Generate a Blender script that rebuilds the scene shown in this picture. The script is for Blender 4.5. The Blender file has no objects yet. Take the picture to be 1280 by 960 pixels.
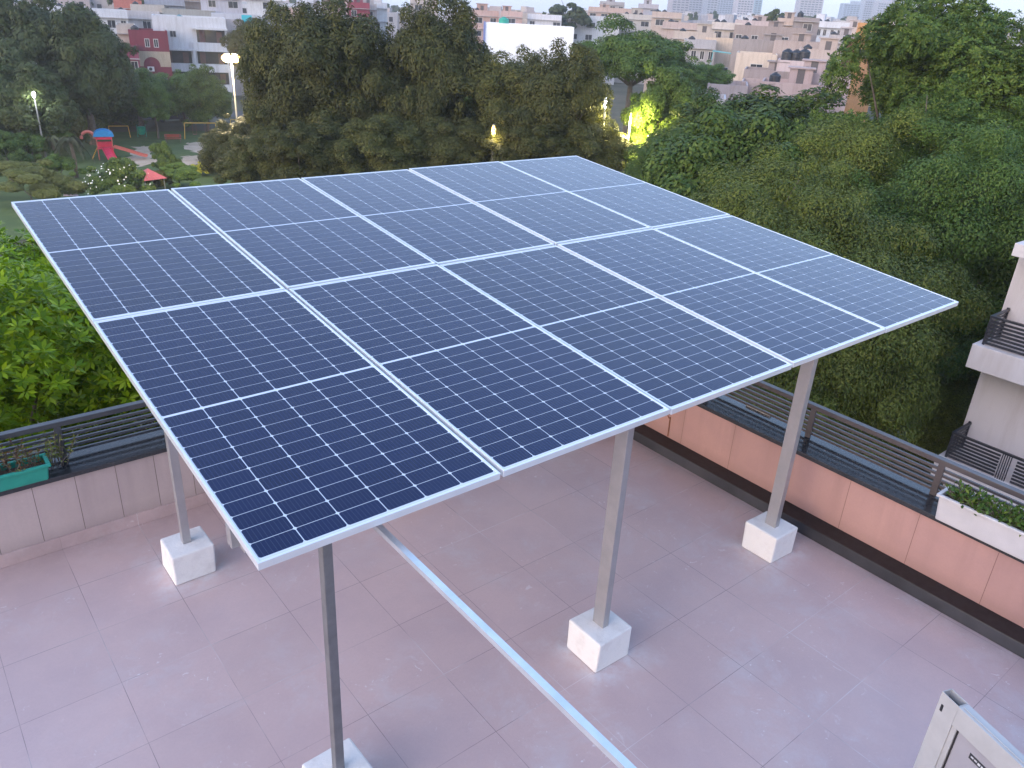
import bpy, math, random
import numpy as np
from mathutils import Vector, Matrix
rad = math.radians
sc = bpy.context.scene
COL = sc.collection

# ------------------------------------------------------------------ camera
F = 981.58
CAM = Vector((-0.7914, -2.3525, 3.8994))
RM = Matrix(((0.7805272, 0.2287861, -0.5817510), (-0.6230102, 0.3611241, -0.6938643), (0.0513378, 0.9040168, 0.4244033)))
cd = bpy.data.cameras.new('camera'); cam = bpy.data.objects.new('camera', cd); COL.objects.link(cam)
cd.sensor_width = 36; cd.lens = F / 1280 * 36; cd.clip_end = 20000; cd.clip_start = .05
cam.matrix_world = Matrix.Translation(CAM) @ RM.to_4x4()
sc.camera = cam
GZ = -12.5

def ray(px, py):
    return (RM @ Vector(((px - 640) / F, -(py - 480) / F, -1.0))).normalized()
def at(px, py, d):
    """world point seen at that spot of the photograph, d metres away horizontally"""
    r = ray(px, py); return CAM + r * (d / math.hypot(r.x, r.y))
def gd(px, py, z=GZ):
    r = ray(px, py); return CAM + r * ((z - CAM.z) / r.z)
def hor(px):
    r = ray(px, 20); v = Vector((r.x, r.y, 0)).normalized() @ RM
    return 480 - F * v.y / -v.z

# ------------------------------------------------------------------ objects
def tag(o, label=None, cat=None, group=None, kind=None):
    if label: o['label'] = label
    if cat: o['category'] = cat
    if group: o['group'] = group
    if kind: o['kind'] = kind
    return o
def empty(name, loc, rz=0, label=None, cat=None, group=None):
    o = bpy.data.objects.new(name, None); COL.objects.link(o); o.location = loc; o.rotation_euler = (0, 0, rz)
    o.empty_display_size = .3
    return tag(o, label, cat, group)
def link(name, me, parent=None):
    o = bpy.data.objects.new(name, me); COL.objects.link(o)
    if parent is not None: o.parent = parent
    return o
def copy_tree(o, parent=None):
    c = o.copy(); COL.objects.link(c)
    if parent is not None: c.parent = parent
    for ch in o.children: copy_tree(ch, c)
    return c

class MB:
    def __init__(s): s.v = []; s.f = []; s.m = []
    def add(s, vs, fs, mi=0):
        b = len(s.v); s.v += [tuple(v) for v in vs]; s.f += [tuple(i + b for i in f) for f in fs]; s.m += [mi] * len(fs); return s
    def box(s, x0, x1, y0, y1, z0, z1, mi=0):
        return s.add([(x0,y0,z0),(x1,y0,z0),(x1,y1,z0),(x0,y1,z0),(x0,y0,z1),(x1,y0,z1),(x1,y1,z1),(x0,y1,z1)],
                     [(0,3,2,1),(4,5,6,7),(0,1,5,4),(1,2,6,5),(2,3,7,6),(3,0,4,7)], mi)
    def bar(s, a, b, w, h=None, up=Vector((0,0,1)), mi=0):
        a = Vector(a); b = Vector(b); h = h or w; d = (b - a).normalized()
        if abs(d.dot(up)) > .98: up = Vector((0,1,0))
        x = d.cross(up).normalized(); u = x.cross(d)
        vs = [p + x*sx*w/2 + u*sy*h/2 for p in (a, b) for sx, sy in ((-1,-1),(1,-1),(1,1),(-1,1))]
        return s.add(vs, [(0,1,2,3),(7,6,5,4),(0,4,5,1),(1,5,6,2),(2,6,7,3),(3,7,4,0)], mi)
    def tube(s, pts, rs, n=8, mi=0):
        pts = [Vector(p) for p in pts]
        if not hasattr(rs, '__len__'): rs = [rs] * len(pts)
        rings = []
        for i, p in enumerate(pts):
            d = (pts[min(i+1, len(pts)-1)] - pts[max(i-1, 0)]).normalized()
            up = Vector((0,0,1)) if abs(d.z) < .9 else Vector((1,0,0))
            x = d.cross(up).normalized(); y = x.cross(d)
            rings.append([p + (x*math.cos(t) + y*math.sin(t)) * rs[i] for t in [2*math.pi*k/n for k in range(n)]])
        vs = [v for r in rings for v in r]; fs = []
        for i in range(len(rings)-1):
            for k in range(n):
                fs.append((i*n+k, i*n+(k+1)%n, (i+1)*n+(k+1)%n, (i+1)*n+k))
        fs.append(tuple(range(n-1, -1, -1))); fs.append(tuple(range((len(rings)-1)*n, len(rings)*n)))
        return s.add(vs, fs, mi)
    def lathe(s, prof, n=20, c=(0,0,0), mi=0):
        vs = []; fs = []
        for r, z in prof:
            for k in range(n):
                t = 2*math.pi*k/n; vs.append((c[0]+r*math.cos(t), c[1]+r*math.sin(t), c[2]+z))
        for i in range(len(prof)-1):
            for k in range(n): fs.append((i*n+k, i*n+(k+1)%n, (i+1)*n+(k+1)%n, (i+1)*n+k))
        fs.append(tuple(range(n-1,-1,-1))); fs.append(tuple(range((len(prof)-1)*n, len(prof)*n)))
        return s.add(vs, fs, mi)
    def obj(s, name, mats, parent=None, bevel=0, smooth=False):
        me = bpy.data.meshes.new(name); me.from_pydata(s.v, [], s.f)
        for m in (mats if isinstance(mats, (list, tuple)) else [mats]): me.materials.append(m)
        me.polygons.foreach_set('material_index', s.m)
        if smooth: me.polygons.foreach_set('use_smooth', [True]*len(s.f))
        me.update()
        o = link(name, me, parent)
        if bevel:
            b = o.modifiers.new('bevel', 'BEVEL'); b.width = bevel; b.segments = 2; b.limit_method = 'ANGLE'
        return o

# ------------------------------------------------------------------ materials
def nt(name):
    m = bpy.data.materials.new(name); m.use_nodes = True; t = m.node_tree
    return m, t, t.nodes['Principled BSDF']
def N(t, k, **kw):
    n = t.nodes.new(k)
    for a, b in kw.items(): setattr(n, a, b)
    return n
def inp(t, sock, v):
    if hasattr(v, 'is_linked') or hasattr(v, 'links'): t.links.new(v, sock)
    else: sock.default_value = v
def mth(t, op, a, b=0.0, c=None):
    n = N(t, 'ShaderNodeMath', operation=op); inp(t, n.inputs[0], a); inp(t, n.inputs[1], b)
    if c is not None: inp(t, n.inputs[2], c)
    return n.outputs[0]
def mixc(t, f, a, b):
    n = N(t, 'ShaderNodeMix', data_type='RGBA'); inp(t, n.inputs[0], f)
    inp(t, n.inputs[6], (*a, 1) if isinstance(a, tuple) else a); inp(t, n.inputs[7], (*b, 1) if isinstance(b, tuple) else b)
    return n.outputs[2]
def noise(t, scale, detail=4, rough=.6, co='Object', dist=0):
    tc = N(t, 'ShaderNodeTexCoord'); n = N(t, 'ShaderNodeTexNoise')
    n.inputs['Scale'].default_value = scale; n.inputs['Detail'].default_value = detail
    n.inputs['Roughness'].default_value = rough; n.inputs['Distortion'].default_value = dist
    t.links.new(tc.outputs[co], n.inputs['Vector']); return n.outputs['Fac']
def ramp(t, f, lo, hi, a=0.0, b=1.0):
    n = N(t, 'ShaderNodeMapRange', clamp=True); inp(t, n.inputs[0], f)
    for i, v in enumerate((lo, hi, a, b)): n.inputs[i+1].default_value = v
    return n.outputs[0]
def mat(name, c1, c2=None, rough=.6, scale=3, metal=0, spec=.5, bump=0, bscale=None, coat=0, detail=5, lo=.35, hi=.65):
    m, t, p = nt(name)
    if c2 is None: p.inputs['Base Color'].default_value = (*c1, 1)
    else: t.links.new(mixc(t, ramp(t, noise(t, scale, detail), lo, hi), c1, c2), p.inputs['Base Color'])
    p.inputs['Roughness'].default_value = rough; p.inputs['Metallic'].default_value = metal
    p.inputs['Specular IOR Level'].default_value = spec; p.inputs['Coat Weight'].default_value = coat
    if bump:
        b = N(t, 'ShaderNodeBump'); b.inputs['Strength'].default_value = bump; b.inputs['Distance'].default_value = .01
        t.links.new(noise(t, bscale or scale*6, 6), b.inputs['Height']); t.links.new(b.outputs[0], p.inputs['Normal'])
    return m
def emit(name, c, s):
    m, t, p = nt(name); p.inputs['Emission Color'].default_value = (*c, 1); p.inputs['Emission Strength'].default_value = s
    p.inputs['Base Color'].default_value = (.8, .8, .8, 1); return m
def dirty(name, c, rough=.8, dark=.72, sx=.35, streak=True):
    """painted or plastered wall with rain streaks and blotches"""
    m, t, p = nt(name); tc = N(t, 'ShaderNodeTexCoord'); mp = N(t, 'ShaderNodeMapping')
    mp.inputs['Scale'].default_value = (1.6, 1.6, .22); t.links.new(tc.outputs['Object'], mp.inputs['Vector'])
    n = N(t, 'ShaderNodeTexNoise'); n.inputs['Scale'].default_value = 1.1; n.inputs['Detail'].default_value = 6
    n.inputs['Roughness'].default_value = .65; t.links.new(mp.outputs[0], n.inputs['Vector'])
    a = ramp(t, n.outputs['Fac'], .47, .72); b = ramp(t, noise(t, sx, 5), .35, .7)
    oi = N(t, 'ShaderNodeObjectInfo')
    c2 = tuple(x*dark*k for x, k in zip(c, (1, .95, .9))); c3 = tuple(min(.9, x*1.1) for x in c)
    m1 = mixc(t, b, c, c3); m2 = mixc(t, mth(t, 'MULTIPLY', a, .8), m1, c2)
    t.links.new(m2, p.inputs['Base Color']); p.inputs['Roughness'].default_value = rough
    return m

M = {}
def tile_mat(name, base, x0, y0, px, py, axes, dark, stain=True, grout=.0022, rough=.38, hilite=False, off=0.0):
    m, t, p = nt(name); tc = N(t, 'ShaderNodeTexCoord'); sp = N(t, 'ShaderNodeSeparateXYZ'); t.links.new(tc.outputs['Object'], sp.inputs[0])
    U, V = sp.outputs[axes[0]], sp.outputs[axes[1]]
    u = mth(t, 'DIVIDE', mth(t, 'SUBTRACT', U, x0), px)
    v = mth(t, 'DIVIDE', mth(t, 'SUBTRACT', V, y0), py)
    du = mth(t, 'MULTIPLY', mth(t, 'PINGPONG', u, .5), px); dv = mth(t, 'MULTIPLY', mth(t, 'PINGPONG', v, .5), py)
    g = mth(t, 'LESS_THAN', mth(t, 'MINIMUM', du, dv), grout)
    cb = N(t, 'ShaderNodeCombineXYZ'); t.links.new(mth(t, 'FLOOR', u), cb.inputs[0]); t.links.new(mth(t, 'FLOOR', v), cb.inputs[1])
    wn = N(t, 'ShaderNodeTexWhiteNoise', noise_dimensions='2D'); t.links.new(cb.outputs[0], wn.inputs['Vector'])
    b2 = tuple(c*.93 for c in base); c = mixc(t, wn.outputs['Value'], base, b2)
    c = mixc(t, ramp(t, noise(t, 1.3, 6, .65), .4, .68, 0, .5), c, tuple(x*k for x, k in zip(base, (.72, .73, .8))))
    c = mixc(t, ramp(t, noise(t, 55, 3), .3, .8, 0, .22), c, tuple(x*.7 for x in base))
    if stain:
        # cement haze: pale blurred blotches and white drops
        s1 = ramp(t, noise(t, 2.1, 9, .72, dist=.4),   .50, .70, 0, .62)
        s2 = ramp(t, noise(t, 16, 4, .55, dist=1.2), .675, .71, 0, .6)
        k = ramp(t, noise(t, .9, 2), .40, .58)
        c = mixc(t, mth(t, 'MULTIPLY', s1, k), c, (.56, .52, .54))
        c = mixc(t, mth(t, 'MULTIPLY', s2, k), c, (.74, .71, .72))
        s3 = ramp(t, noise(t, 5, 12, .8, dist=2.5), .58, .64, 0, .38); c = mixc(t, mth(t, 'MULTIPLY', s3, k), c, (.66, .62, .63))
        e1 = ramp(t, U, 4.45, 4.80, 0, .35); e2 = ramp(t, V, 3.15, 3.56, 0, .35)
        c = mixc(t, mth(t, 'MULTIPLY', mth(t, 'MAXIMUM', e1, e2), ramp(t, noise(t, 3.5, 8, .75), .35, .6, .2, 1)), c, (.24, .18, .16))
        # footings poured in place left pale rings of cement on the tiles
        for fx, fy in FOOT:
            dx = mth(t, 'ABSOLUTE', mth(t, 'SUBTRACT', U, fx)); dy = mth(t, 'ABSOLUTE', mth(t, 'SUBTRACT', V, fy))
            d = mth(t, 'ADD', mth(t, 'MAXIMUM', dx, dy), mth(t, 'MULTIPLY', noise(t, 4, 6), .3))
            r = mth(t, 'MULTIPLY', ramp(t, d, .50, .30), ramp(t, noise(t, 9, 6, .7),   .38, .6, .1, .75))
            c = mixc(t, r, c, (.60, .58, .60))
    if not stain:
        tz = N(t, 'ShaderNodeMapping'); tz.inputs['Scale'].default_value = (9, 9, .9); t.links.new(tc.outputs['Object'], tz.inputs['Vector'])
        nz = N(t, 'ShaderNodeTexNoise'); nz.inputs['Scale'].default_value = 1.0; nz.inputs['Detail'].default_value = 7; t.links.new(tz.outputs[0], nz.inputs['Vector'])
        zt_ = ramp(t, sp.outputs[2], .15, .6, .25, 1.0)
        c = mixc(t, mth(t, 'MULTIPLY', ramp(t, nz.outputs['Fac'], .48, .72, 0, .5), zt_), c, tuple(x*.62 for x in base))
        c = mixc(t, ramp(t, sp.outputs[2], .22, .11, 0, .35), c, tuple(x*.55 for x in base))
    gw = ramp(t, noise(t, .8, 3), .50, .60)
    gc = mixc(t, gw, dark, (.62, .57, .58)) if hilite else mixc(t, 0.0, dark, dark)
    gv = ramp(t, noise(t, 2.3, 3), .36, .56, .35, 1)
    c = mixc(t, mth(t, 'MULTIPLY', g, gv if stain else 1.0), c, gc)
    t.links.new(c, p.inputs['Base Color'])
    r = ramp(t, noise(t, 3, 6), .3, .7, rough - .06, rough + .16); t.links.new(r, p.inputs['Roughness'])
    h = mth(t, 'SUBTRACT', mth(t, 'MULTIPLY', noise(t, 90, 3), .06), g)
    b = N(t, 'ShaderNodeBump'); b.inputs['Strength'].default_value = .35; b.inputs['Distance'].default_value = .002
    t.links.new(h, b.inputs['Height']); t.links.new(b.outputs[0], p.inputs['Normal'])
    return m
FOOT = [(.443, .365), (2.365, .35), (4.335, .362), (.443, 2.77), (2.365, 2.77), (4.335, 2.77)]
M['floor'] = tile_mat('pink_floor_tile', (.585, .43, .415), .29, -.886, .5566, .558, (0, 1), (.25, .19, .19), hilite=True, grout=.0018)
M['wallx'] = tile_mat('pink_wall_tile', (.52, .41, .385), -.083, -3, .2835, 9, (0, 2), (.13, .10, .09), stain=False, rough=.42)
M['wally'] = tile_mat('warm_lit_wall_tile', (.52, .305, .27), .103, -3, .5775, 9, (1, 2), (.20, .10, .09), stain=False, rough=.42)  # redder base carries the warm low light that falls on this side
M['granite'] = mat('polished_black_granite', (.03, .031, .035), (.045, .045, .05), rough=.16, scale=60, spec=.42, coat=0)
M['granite_front'] = mat('worn_granite', (.030, .031, .036), (.06, .06, .068), rough=.35, scale=3)
M['rail'] = mat('grey_brown_rail_paint', (.075, .062, .066), (.095, .08, .08), rough=.42, scale=8)
M['rail_blue'] = mat('dark_rail_paint', (.05, .055, .066), (.065, .068, .075), rough=.4, scale=8)
M['galv'] = mat('galvanised_steel', (.40, .39, .395), (.45, .435, .44), rough=.42, scale=9, metal=.65, bump=.15, bscale=60)
M['galv_bright'] = mat('new_galvanised_tube', (.62, .66, .68), (.72, .75, .77), rough=.3, scale=10, metal=.7)
M['alu'] = mat('anodised_aluminium', (.72, .74, .77), (.78, .80, .82), rough=.34, scale=5, metal=.45)
M['lime'] = mat('whitewashed_concrete', (.74, .72, .71), (.62, .59, .58), rough=.85, scale=9, bump=.5, bscale=30, lo=.5, hi=.75)
M['backsheet'] = mat('white_backsheet', (.62, .65, .70), rough=.15, spec=.5)
M['white'] = mat('white_plastic', (.60, .575, .585), (.54, .52, .53), rough=.35, scale=6)
M['green_plastic'] = mat('green_plastic', (.012, .24, .18), (.02, .30, .22), rough=.35, scale=7)
M['soil'] = mat('potting_soil', (.06, .04, .03), (.12, .075, .05), rough=.95, scale=25)
M['black'] = mat('black_rubber', (.015, .015, .017), rough=.5)
M['door_paint'] = mat('cream_powder_coat', (.42, .41, .41), (.37, .36, .36), rough=.38, scale=12)
M['door_panel'] = mat('pale_door_panel', (.34, .32, .345), (.30, .285, .31), rough=.3, scale=4)
M['label_ink'] = mat('black_print', (.03, .03, .035), rough=.4)
M['label_white'] = mat('white_print', (.6, .6, .6), rough=.4)
M['concrete'] = dirty('weathered_concrete', (.34, .31, .29))

def cells_mat():
    m, t, p = nt('monocrystalline_cells'); tc = N(t, 'ShaderNodeTexCoord'); sp = N(t, 'ShaderNodeSeparateXYZ'); t.links.new(tc.outputs['Object'], sp.inputs[0])
    s = mth(t, 'PINGPONG', mth(t, 'DIVIDE', sp.outputs[0], .0182), .5)
    l = mth(t, 'MULTIPLY', mth(t, 'LESS_THAN', s, .06), .16)
    oi = N(t, 'ShaderNodeObjectInfo'); geo = N(t, 'ShaderNodeNewGeometry')
    a = mixc(t, oi.outputs['Random'], (.0015, .005, .034), (.0025, .008, .048))
    a = mixc(t, mth(t, 'MULTIPLY', geo.outputs['Random Per Island'], .35), a, (.004, .011, .060))
    c = mixc(t, l, a, (.16, .18, .24))
    # dry dust film
    c = mixc(t, ramp(t, noise(t, 1.7, 7, .7), .50, .85, 0, .03), c, (.25, .28, .36))
    c = mixc(t, ramp(t, noise(t, 21, 2, .4), .80, .82, 0, .55), c, (.6, .6, .6))
    t.links.new(c, p.inputs['Base Color'])
    t.links.new(ramp(t, noise(t, 2.5, 6), .3, .7, .07, .2), p.inputs['Roughness'])
    p.inputs['Specular IOR Level'].default_value = .36
    p.inputs['Sheen Weight'].default_value = .26; p.inputs['Sheen Roughness'].default_value = .10; p.inputs['Sheen Tint'].default_value = (.36, .66, 1, 1)
    return m
M['cells'] = cells_mat()

# ------------------------------------------------------------------ solar panels
W, L, T = 1.154, 2.284, .0945
PW, PL, TH = 1.134, 2.266, .035
H0 = 2.0235
def panel_meshes():
    fr = MB(); lip = .011
    for x0, x1, y0, y1 in ((0, PW, 0, lip), (0, PW, PL-lip, PL), (0, lip, lip, PL-lip), (PW-lip, PW, lip, PL-lip)):
        fr.box(x0, x1, y0, y1, -TH, 0)
    for x0, x1, y0, y1 in ((lip, PW-lip, lip, .03), (lip, PW-lip, PL-.03, PL-lip)): fr.box(x0, x1, y0, y1, -TH, -TH+.002)
    g = MB(); g.box(lip, PW-lip, lip, PL-lip, -.007, -.0025, 0)
    cw, chh, gx, gy = .1800, .0888, .0043, .0029
    mx = (PW - 6*cw - 5*gx) / 2
    half = 12*chh + 11*gy; my = (PL - 2*half - .018) / 2
    c = .007
    for j in range(24):
        y = my + j*(chh+gy) + (.018-gy if j >= 12 else 0)
        for i in range(6):
            x = mx + i*(cw+gx)
            g.add([(x+c,y,-.002),(x+cw-c,y,-.002),(x+cw,y+c,-.002),(x+cw,y+chh-c,-.002),(x+cw-c,y+chh,-.002),(x+c,y+chh,-.002),(x,y+chh-c,-.002),(x,y+c,-.002)],
                  [(0,1,2,3,4,5,6,7)], 1)
    return fr, g
fr, g = panel_meshes()
ROWN = {0: 'near', 1: 'far'}
PLAB = {(0,0): 'solar panel at the lowest near corner, above the floor tiles, deepest blue of all',
        (1,0): 'second solar panel of the near row, counted from its lowest corner by the bright tube',
        (2,0): 'middle solar panel of the near row, its front edge over the salmon parapet end',
        (3,0): 'fourth solar panel of the near row, above the post beside the salmon parapet',
        (4,0): 'pale blue solar panel at the tip nearest the white balcony house',
        (0,1): 'solar panel at the outer corner above the bright green tree top and garden',
        (1,1): 'second solar panel of the far row, next to the garden corner panel',
        (2,1): 'middle solar panel of the far row, in front of the dark olive trees',
        (3,1): 'fourth solar panel of the far row, below the dark trees, between middle and end panels',
        (4,1): 'palest solar panel at the far end corner, in front of the lamp-lit tree'}
proto = None
for (i, j), lab in PLAB.items():
    dz = [0, .004, -.003, .003, 0][i]
    loc = Vector((i*W + .01, j*L*math.cos(T), H0 + j*L*math.sin(T) + dz))
    if proto is None:
        proto = empty('solar_panel', loc, 0, None, 'solar panel'); fr.obj('frame', M['alu'], proto, bevel=.0015); g.obj('cell_grid', [M['backsheet'], M['cells']], proto); p = proto
    else: p = copy_tree(proto)
    p.location = loc; p.rotation_euler = (T + random.Random(i*7+j).uniform(-.002, .002), 0, 0)
    tag(p, lab, 'solar panel', 'solar panels on the rooftop frame')

# support frame
st = empty('panel_support_frame', (0, 0, 0), 0, 'galvanised steel post frame on whitewashed footings holding up the solar panels', 'support frame')
GD = mat('shaded_galvanised_steel', (.17, .17, .18), (.22, .22, .23), rough=.5, scale=9, metal=.5)  # same galvanised steel, the front post's shade put into a darker colour
for k, (x, y) in enumerate(FOOT):
    ztop = H0 + y*math.tan(T) - TH - .15
    pw, pd = ((.0245, .025), (.027, .048), (.029, .048), (.029, .028), (.027, .048), (.029, .048))[k]
    b = MB(); b.box(x-pw, x+pw, y-pd, y+pd, .249, ztop)
    b.box(x-pw-.02, x+pw+.02, y-pd-.02, y+pd+.02, ztop-.006, ztop)
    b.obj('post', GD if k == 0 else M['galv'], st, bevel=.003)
    rnd = random.Random(k); f = MB(); h = .148
    vs = [(x+sx*h+rnd.uniform(-.008,.008), y+sy*h+rnd.uniform(-.008,.008), z) for z in (0.001, .25) for sx, sy in ((-1,-1),(1,-1),(1,1),(-1,1))]
    f.add(vs, [(0,3,2,1),(4,5,6,7),(0,1,5,4),(1,2,6,5),(2,3,7,6),(3,0,4,7)])
    f.obj('footing', M['lime'], st, bevel=.012)
for y in (.36, 2.77):
    z = H0 + y*math.tan(T) - TH - .15 + .05 + .0005
    b = MB(); b.box(.025 if y < 1 else .08, 5.70, y-.025, y+.025, z-.05, z+.05); b.obj('beam', M['galv'], st, bevel=.003)
for i in range(6):
    x = i*W
    b = MB(); y0, y1 = .06, 4.48
    z = lambda y: H0 + y*math.tan(T) - TH - .026
    w = .06
    xx = min(max(x, .06), 5*W - .06)
    b.bar((xx, y0, z(y0)), (xx, y1, z(y1)), w, .045); b.obj('rafter', M['galv'], st)
b = MB(); b.box(.060, .068, .29, .43, 1.865, 1.90); b.obj('bracket', M['galv'], st, bevel=.002)
b = MB()
x, zt = .579, 1.90
for (xa, xb, za, zb) in ((x-.014, x+.014, zt-.003, zt), (x-.014, x+.014, zt-.025, zt-.022), (x-.014, x-.011, zt-.022, zt-.003), (x+.011, x+.014, zt-.022, zt-.003)):
    b.box(xa, xb, -2.66, .334, za, zb)
b.obj('tie_tube', M['galv_bright'], st)

# ------------------------------------------------------------------ own roof
b = MB(); b.add([(-7, -9, 0), (4.96, -9, 0), (4.96, 3.56, 0), (-7, 3.56, 0)], [(0,1,2,3)])
tag(b.obj('floor', M['floor']), kind='structure')
M['own'] = dirty('own_house_paint', (.55, .47, .42))
b = MB(); b.box(-7.2, 5.16, -9.2, 3.72, GZ, -.02); own = b.obj('apartment_building', M['own']); tag(own, 'house under the tiled roof terrace, outer walls below the parapets', 'building')

def parapet(name, label, axis):
    r = empty(name, (0,0,0), 0, label, 'parapet')
    b = MB()
    if axis == 'x':   # runs along x at y 3.56
        b.box(-7.0, 4.958, 3.56, 3.82, -.01, .60); b.obj('tiled_wall', M['wallx'], r)
        s = MB(); s.box(-7.0, 4.75, 3.545, 3.5595, .0005, .112); s.obj('skirting', M['floor'], r, bevel=.002)
        c = MB(); c.box(-7.0, 5.31, 3.53, 3.86, .6005, .64); c.obj('coping', M['granite'], r, bevel=.004)
    else:
        b.box(4.96, 5.28, -9, 3.559, -.01, .60); b.obj('tiled_wall', M['wally'], r)
        s = MB(); s.box(4.775, 4.9595, -9, 2.33, .0005, .105, 1)
        s.obj('kerb_ledge', [M['granite'], M['granite_front']], r, bevel=.004)
        s = MB(); s.box(4.774, 4.9592, -9, 2.331, .1055, .109); s.obj('ledge_top', mat('matt_black_granite', (.010, .009, .010), (.022, .020, .022), rough=.4, scale=20, spec=.3), r)
        c = MB(); c.box(4.93, 5.31, -9, 3.529, .6005, .64); c.obj('coping', M['granite'], r, bevel=.004)
    return r
parapet('parapet_wall', 'dull pink tiled parapet with black coping beside the green tree', 'x')
parapet('parapet_wall', 'salmon tiled parapet with black coping and granite kerb, facing the balcony house', 'y')
def railing(label, axis, m, posts, a, bnd, off):
    r = empty('terrace_railing', (0,0,0), 0, label, 'railing')
    def bx(a0, a1, c0, c1, z0, z1, name, bev=.002):
        q = MB()
        if axis == 'x': q.box(a0, a1, c0, c1, z0, z1)
        else: q.box(c0, c1, a0, a1, z0, z1)
        return q.obj(name, m, r, bevel=bev)
    bx(a, bnd, off-.03, off+.03, .915, .957, 'handrail', .004)
    for k in range(5):
        z = .682 + k*.046; bx(a, bnd, off-.010, off+.010, z-.0105, z+.0105, 'rail', 0)
    for c in posts: bx(c-.025, c+.025, off-.028, off-.010, .641, .916, 'post')
railing('charcoal railing of thin bars on the coping in front of the green tree', 'x', M['rail_blue'], [-.10 + 1.12*k for k in range(-5, 5)], -7, 5.27, 3.80)
railing('brownish railing of thin bars on the coping facing the balcony house', 'y', M['rail'], [.69 + 1.12*k for k in range(-7, 3)], -9, 3.765, 5.24)
# stair room behind the camera
M['room'] = dirty('stair_room_paint', (.6, .56, .52))
sr = empty('stair_room', (0,0,0), 0, 'rendered stair room on the terrace behind the camera', 'building')
b = MB(); b.box(-3, 1.0, -6, -2.66, .001, 2.3); b.box(1.0, 2.2, -6, -3.2, .001, 2.3); b.box(1.0, 2.2, -3.2, -2.66, 2.14, 2.3); b.obj('wall', M['room'], sr)
b = MB(); b.box(-3.1, 2.3, -6.1, -2.6, 2.301, 2.36); b.obj('roof', M['lime'], sr)
# aluminium door leaf, standing open
cor = Vector((1.416, -1.846, 0)); d = Vector((-.328, -.945, 0)).normalized()
dl = empty('open_door', (cor.x, cor.y, 0), math.atan2(d.y, d.x), 'cream aluminium door leaf standing open, hollow top corner and black sticker', 'door')
# local x runs along the leaf, local y = thickness, visible face at y<0 side
w, t_, hh = .80, .038, 2.10
# visible face normal is -x world; local y axis = rot90(d) = (.945,-.328) so visible face is local y = 0, body to +y
def db(x0, x1, y0, y1, z0, z1, name, m, bev=.0015):
    q = MB(); q.box(x0, x1, y0, y1, z0, z1); return q.obj(name, m, dl, bevel=bev)
q = MB()
q.box(0, .062, 0, .002, .02, hh); q.box(0, .062, t_-.002, t_, .02, hh); q.box(0, .002, .002, t_-.002, .02, hh); q.box(.060, .062, .002, t_-.002, .02, hh)
q.obj('stile', M['door_paint'], dl)
q = MB(); q.box(w-.062, w, 0, t_, .02, hh); q.obj('stile', M['door_paint'], dl)
q = MB(); q.box(.0621, w-.0621, 0, t_, hh-.075, hh-.001); q.box(.07, w-.07, .011, .014, hh-.001, hh+.002)
q.obj('top_rail', M['door_paint'], dl, bevel=.001)
q = MB(); q.box(.0621, w-.0621, 0, t_, .02, .10); q.obj('bottom_rail', M['door_paint'], dl, bevel=.001)
q = MB(); q.box(.0621, .078, .004, .03, .101, hh-.0755); q.box(w-.078, w-.0621, .004, .03, .101, hh-.0755); q.obj('glazing_bead', M['door_paint'], dl)
q = MB(); q.box(.0785, .082, .008, .012, .104, hh-.0785); q.box(.0785, w-.079, .008, .012, hh-.0785, hh-.0755); q.obj('gasket', M['black'], dl)
q = MB(); q.box(.0825, w-.0785, .012, .018, .104, hh-.079); q.obj('door_panel', M['door_panel'], dl)
q = MB(); zc = hh-.115
q.box(.135, .235, .0105, .0118, zc-.020, zc); stk = q.obj('sticker', M['label_ink'], dl)
q = MB(); rnd = random.Random(5); x = .141
while x < .226:
    ww = rnd.choice([.004, .006, .009])
    q.box(x, x+ww, .0098, .0103, zc-.014 + rnd.choice([0, .003]), zc-.006); x += ww + .003
q.obj('sticker_print', M['label_white'], stk)
q = MB(); q.box(.012, .020, -.0012, .0005, hh-.065, hh-.040); q.obj('latch_slot', M['black'], dl)
q = MB(); q.box(.004, .058, .003, t_-.003, hh-.03, hh-.028); q.obj('stile_shade_plate', M['black'], dl)  # black plate stands for the shaded inside of the hollow stile

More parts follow.
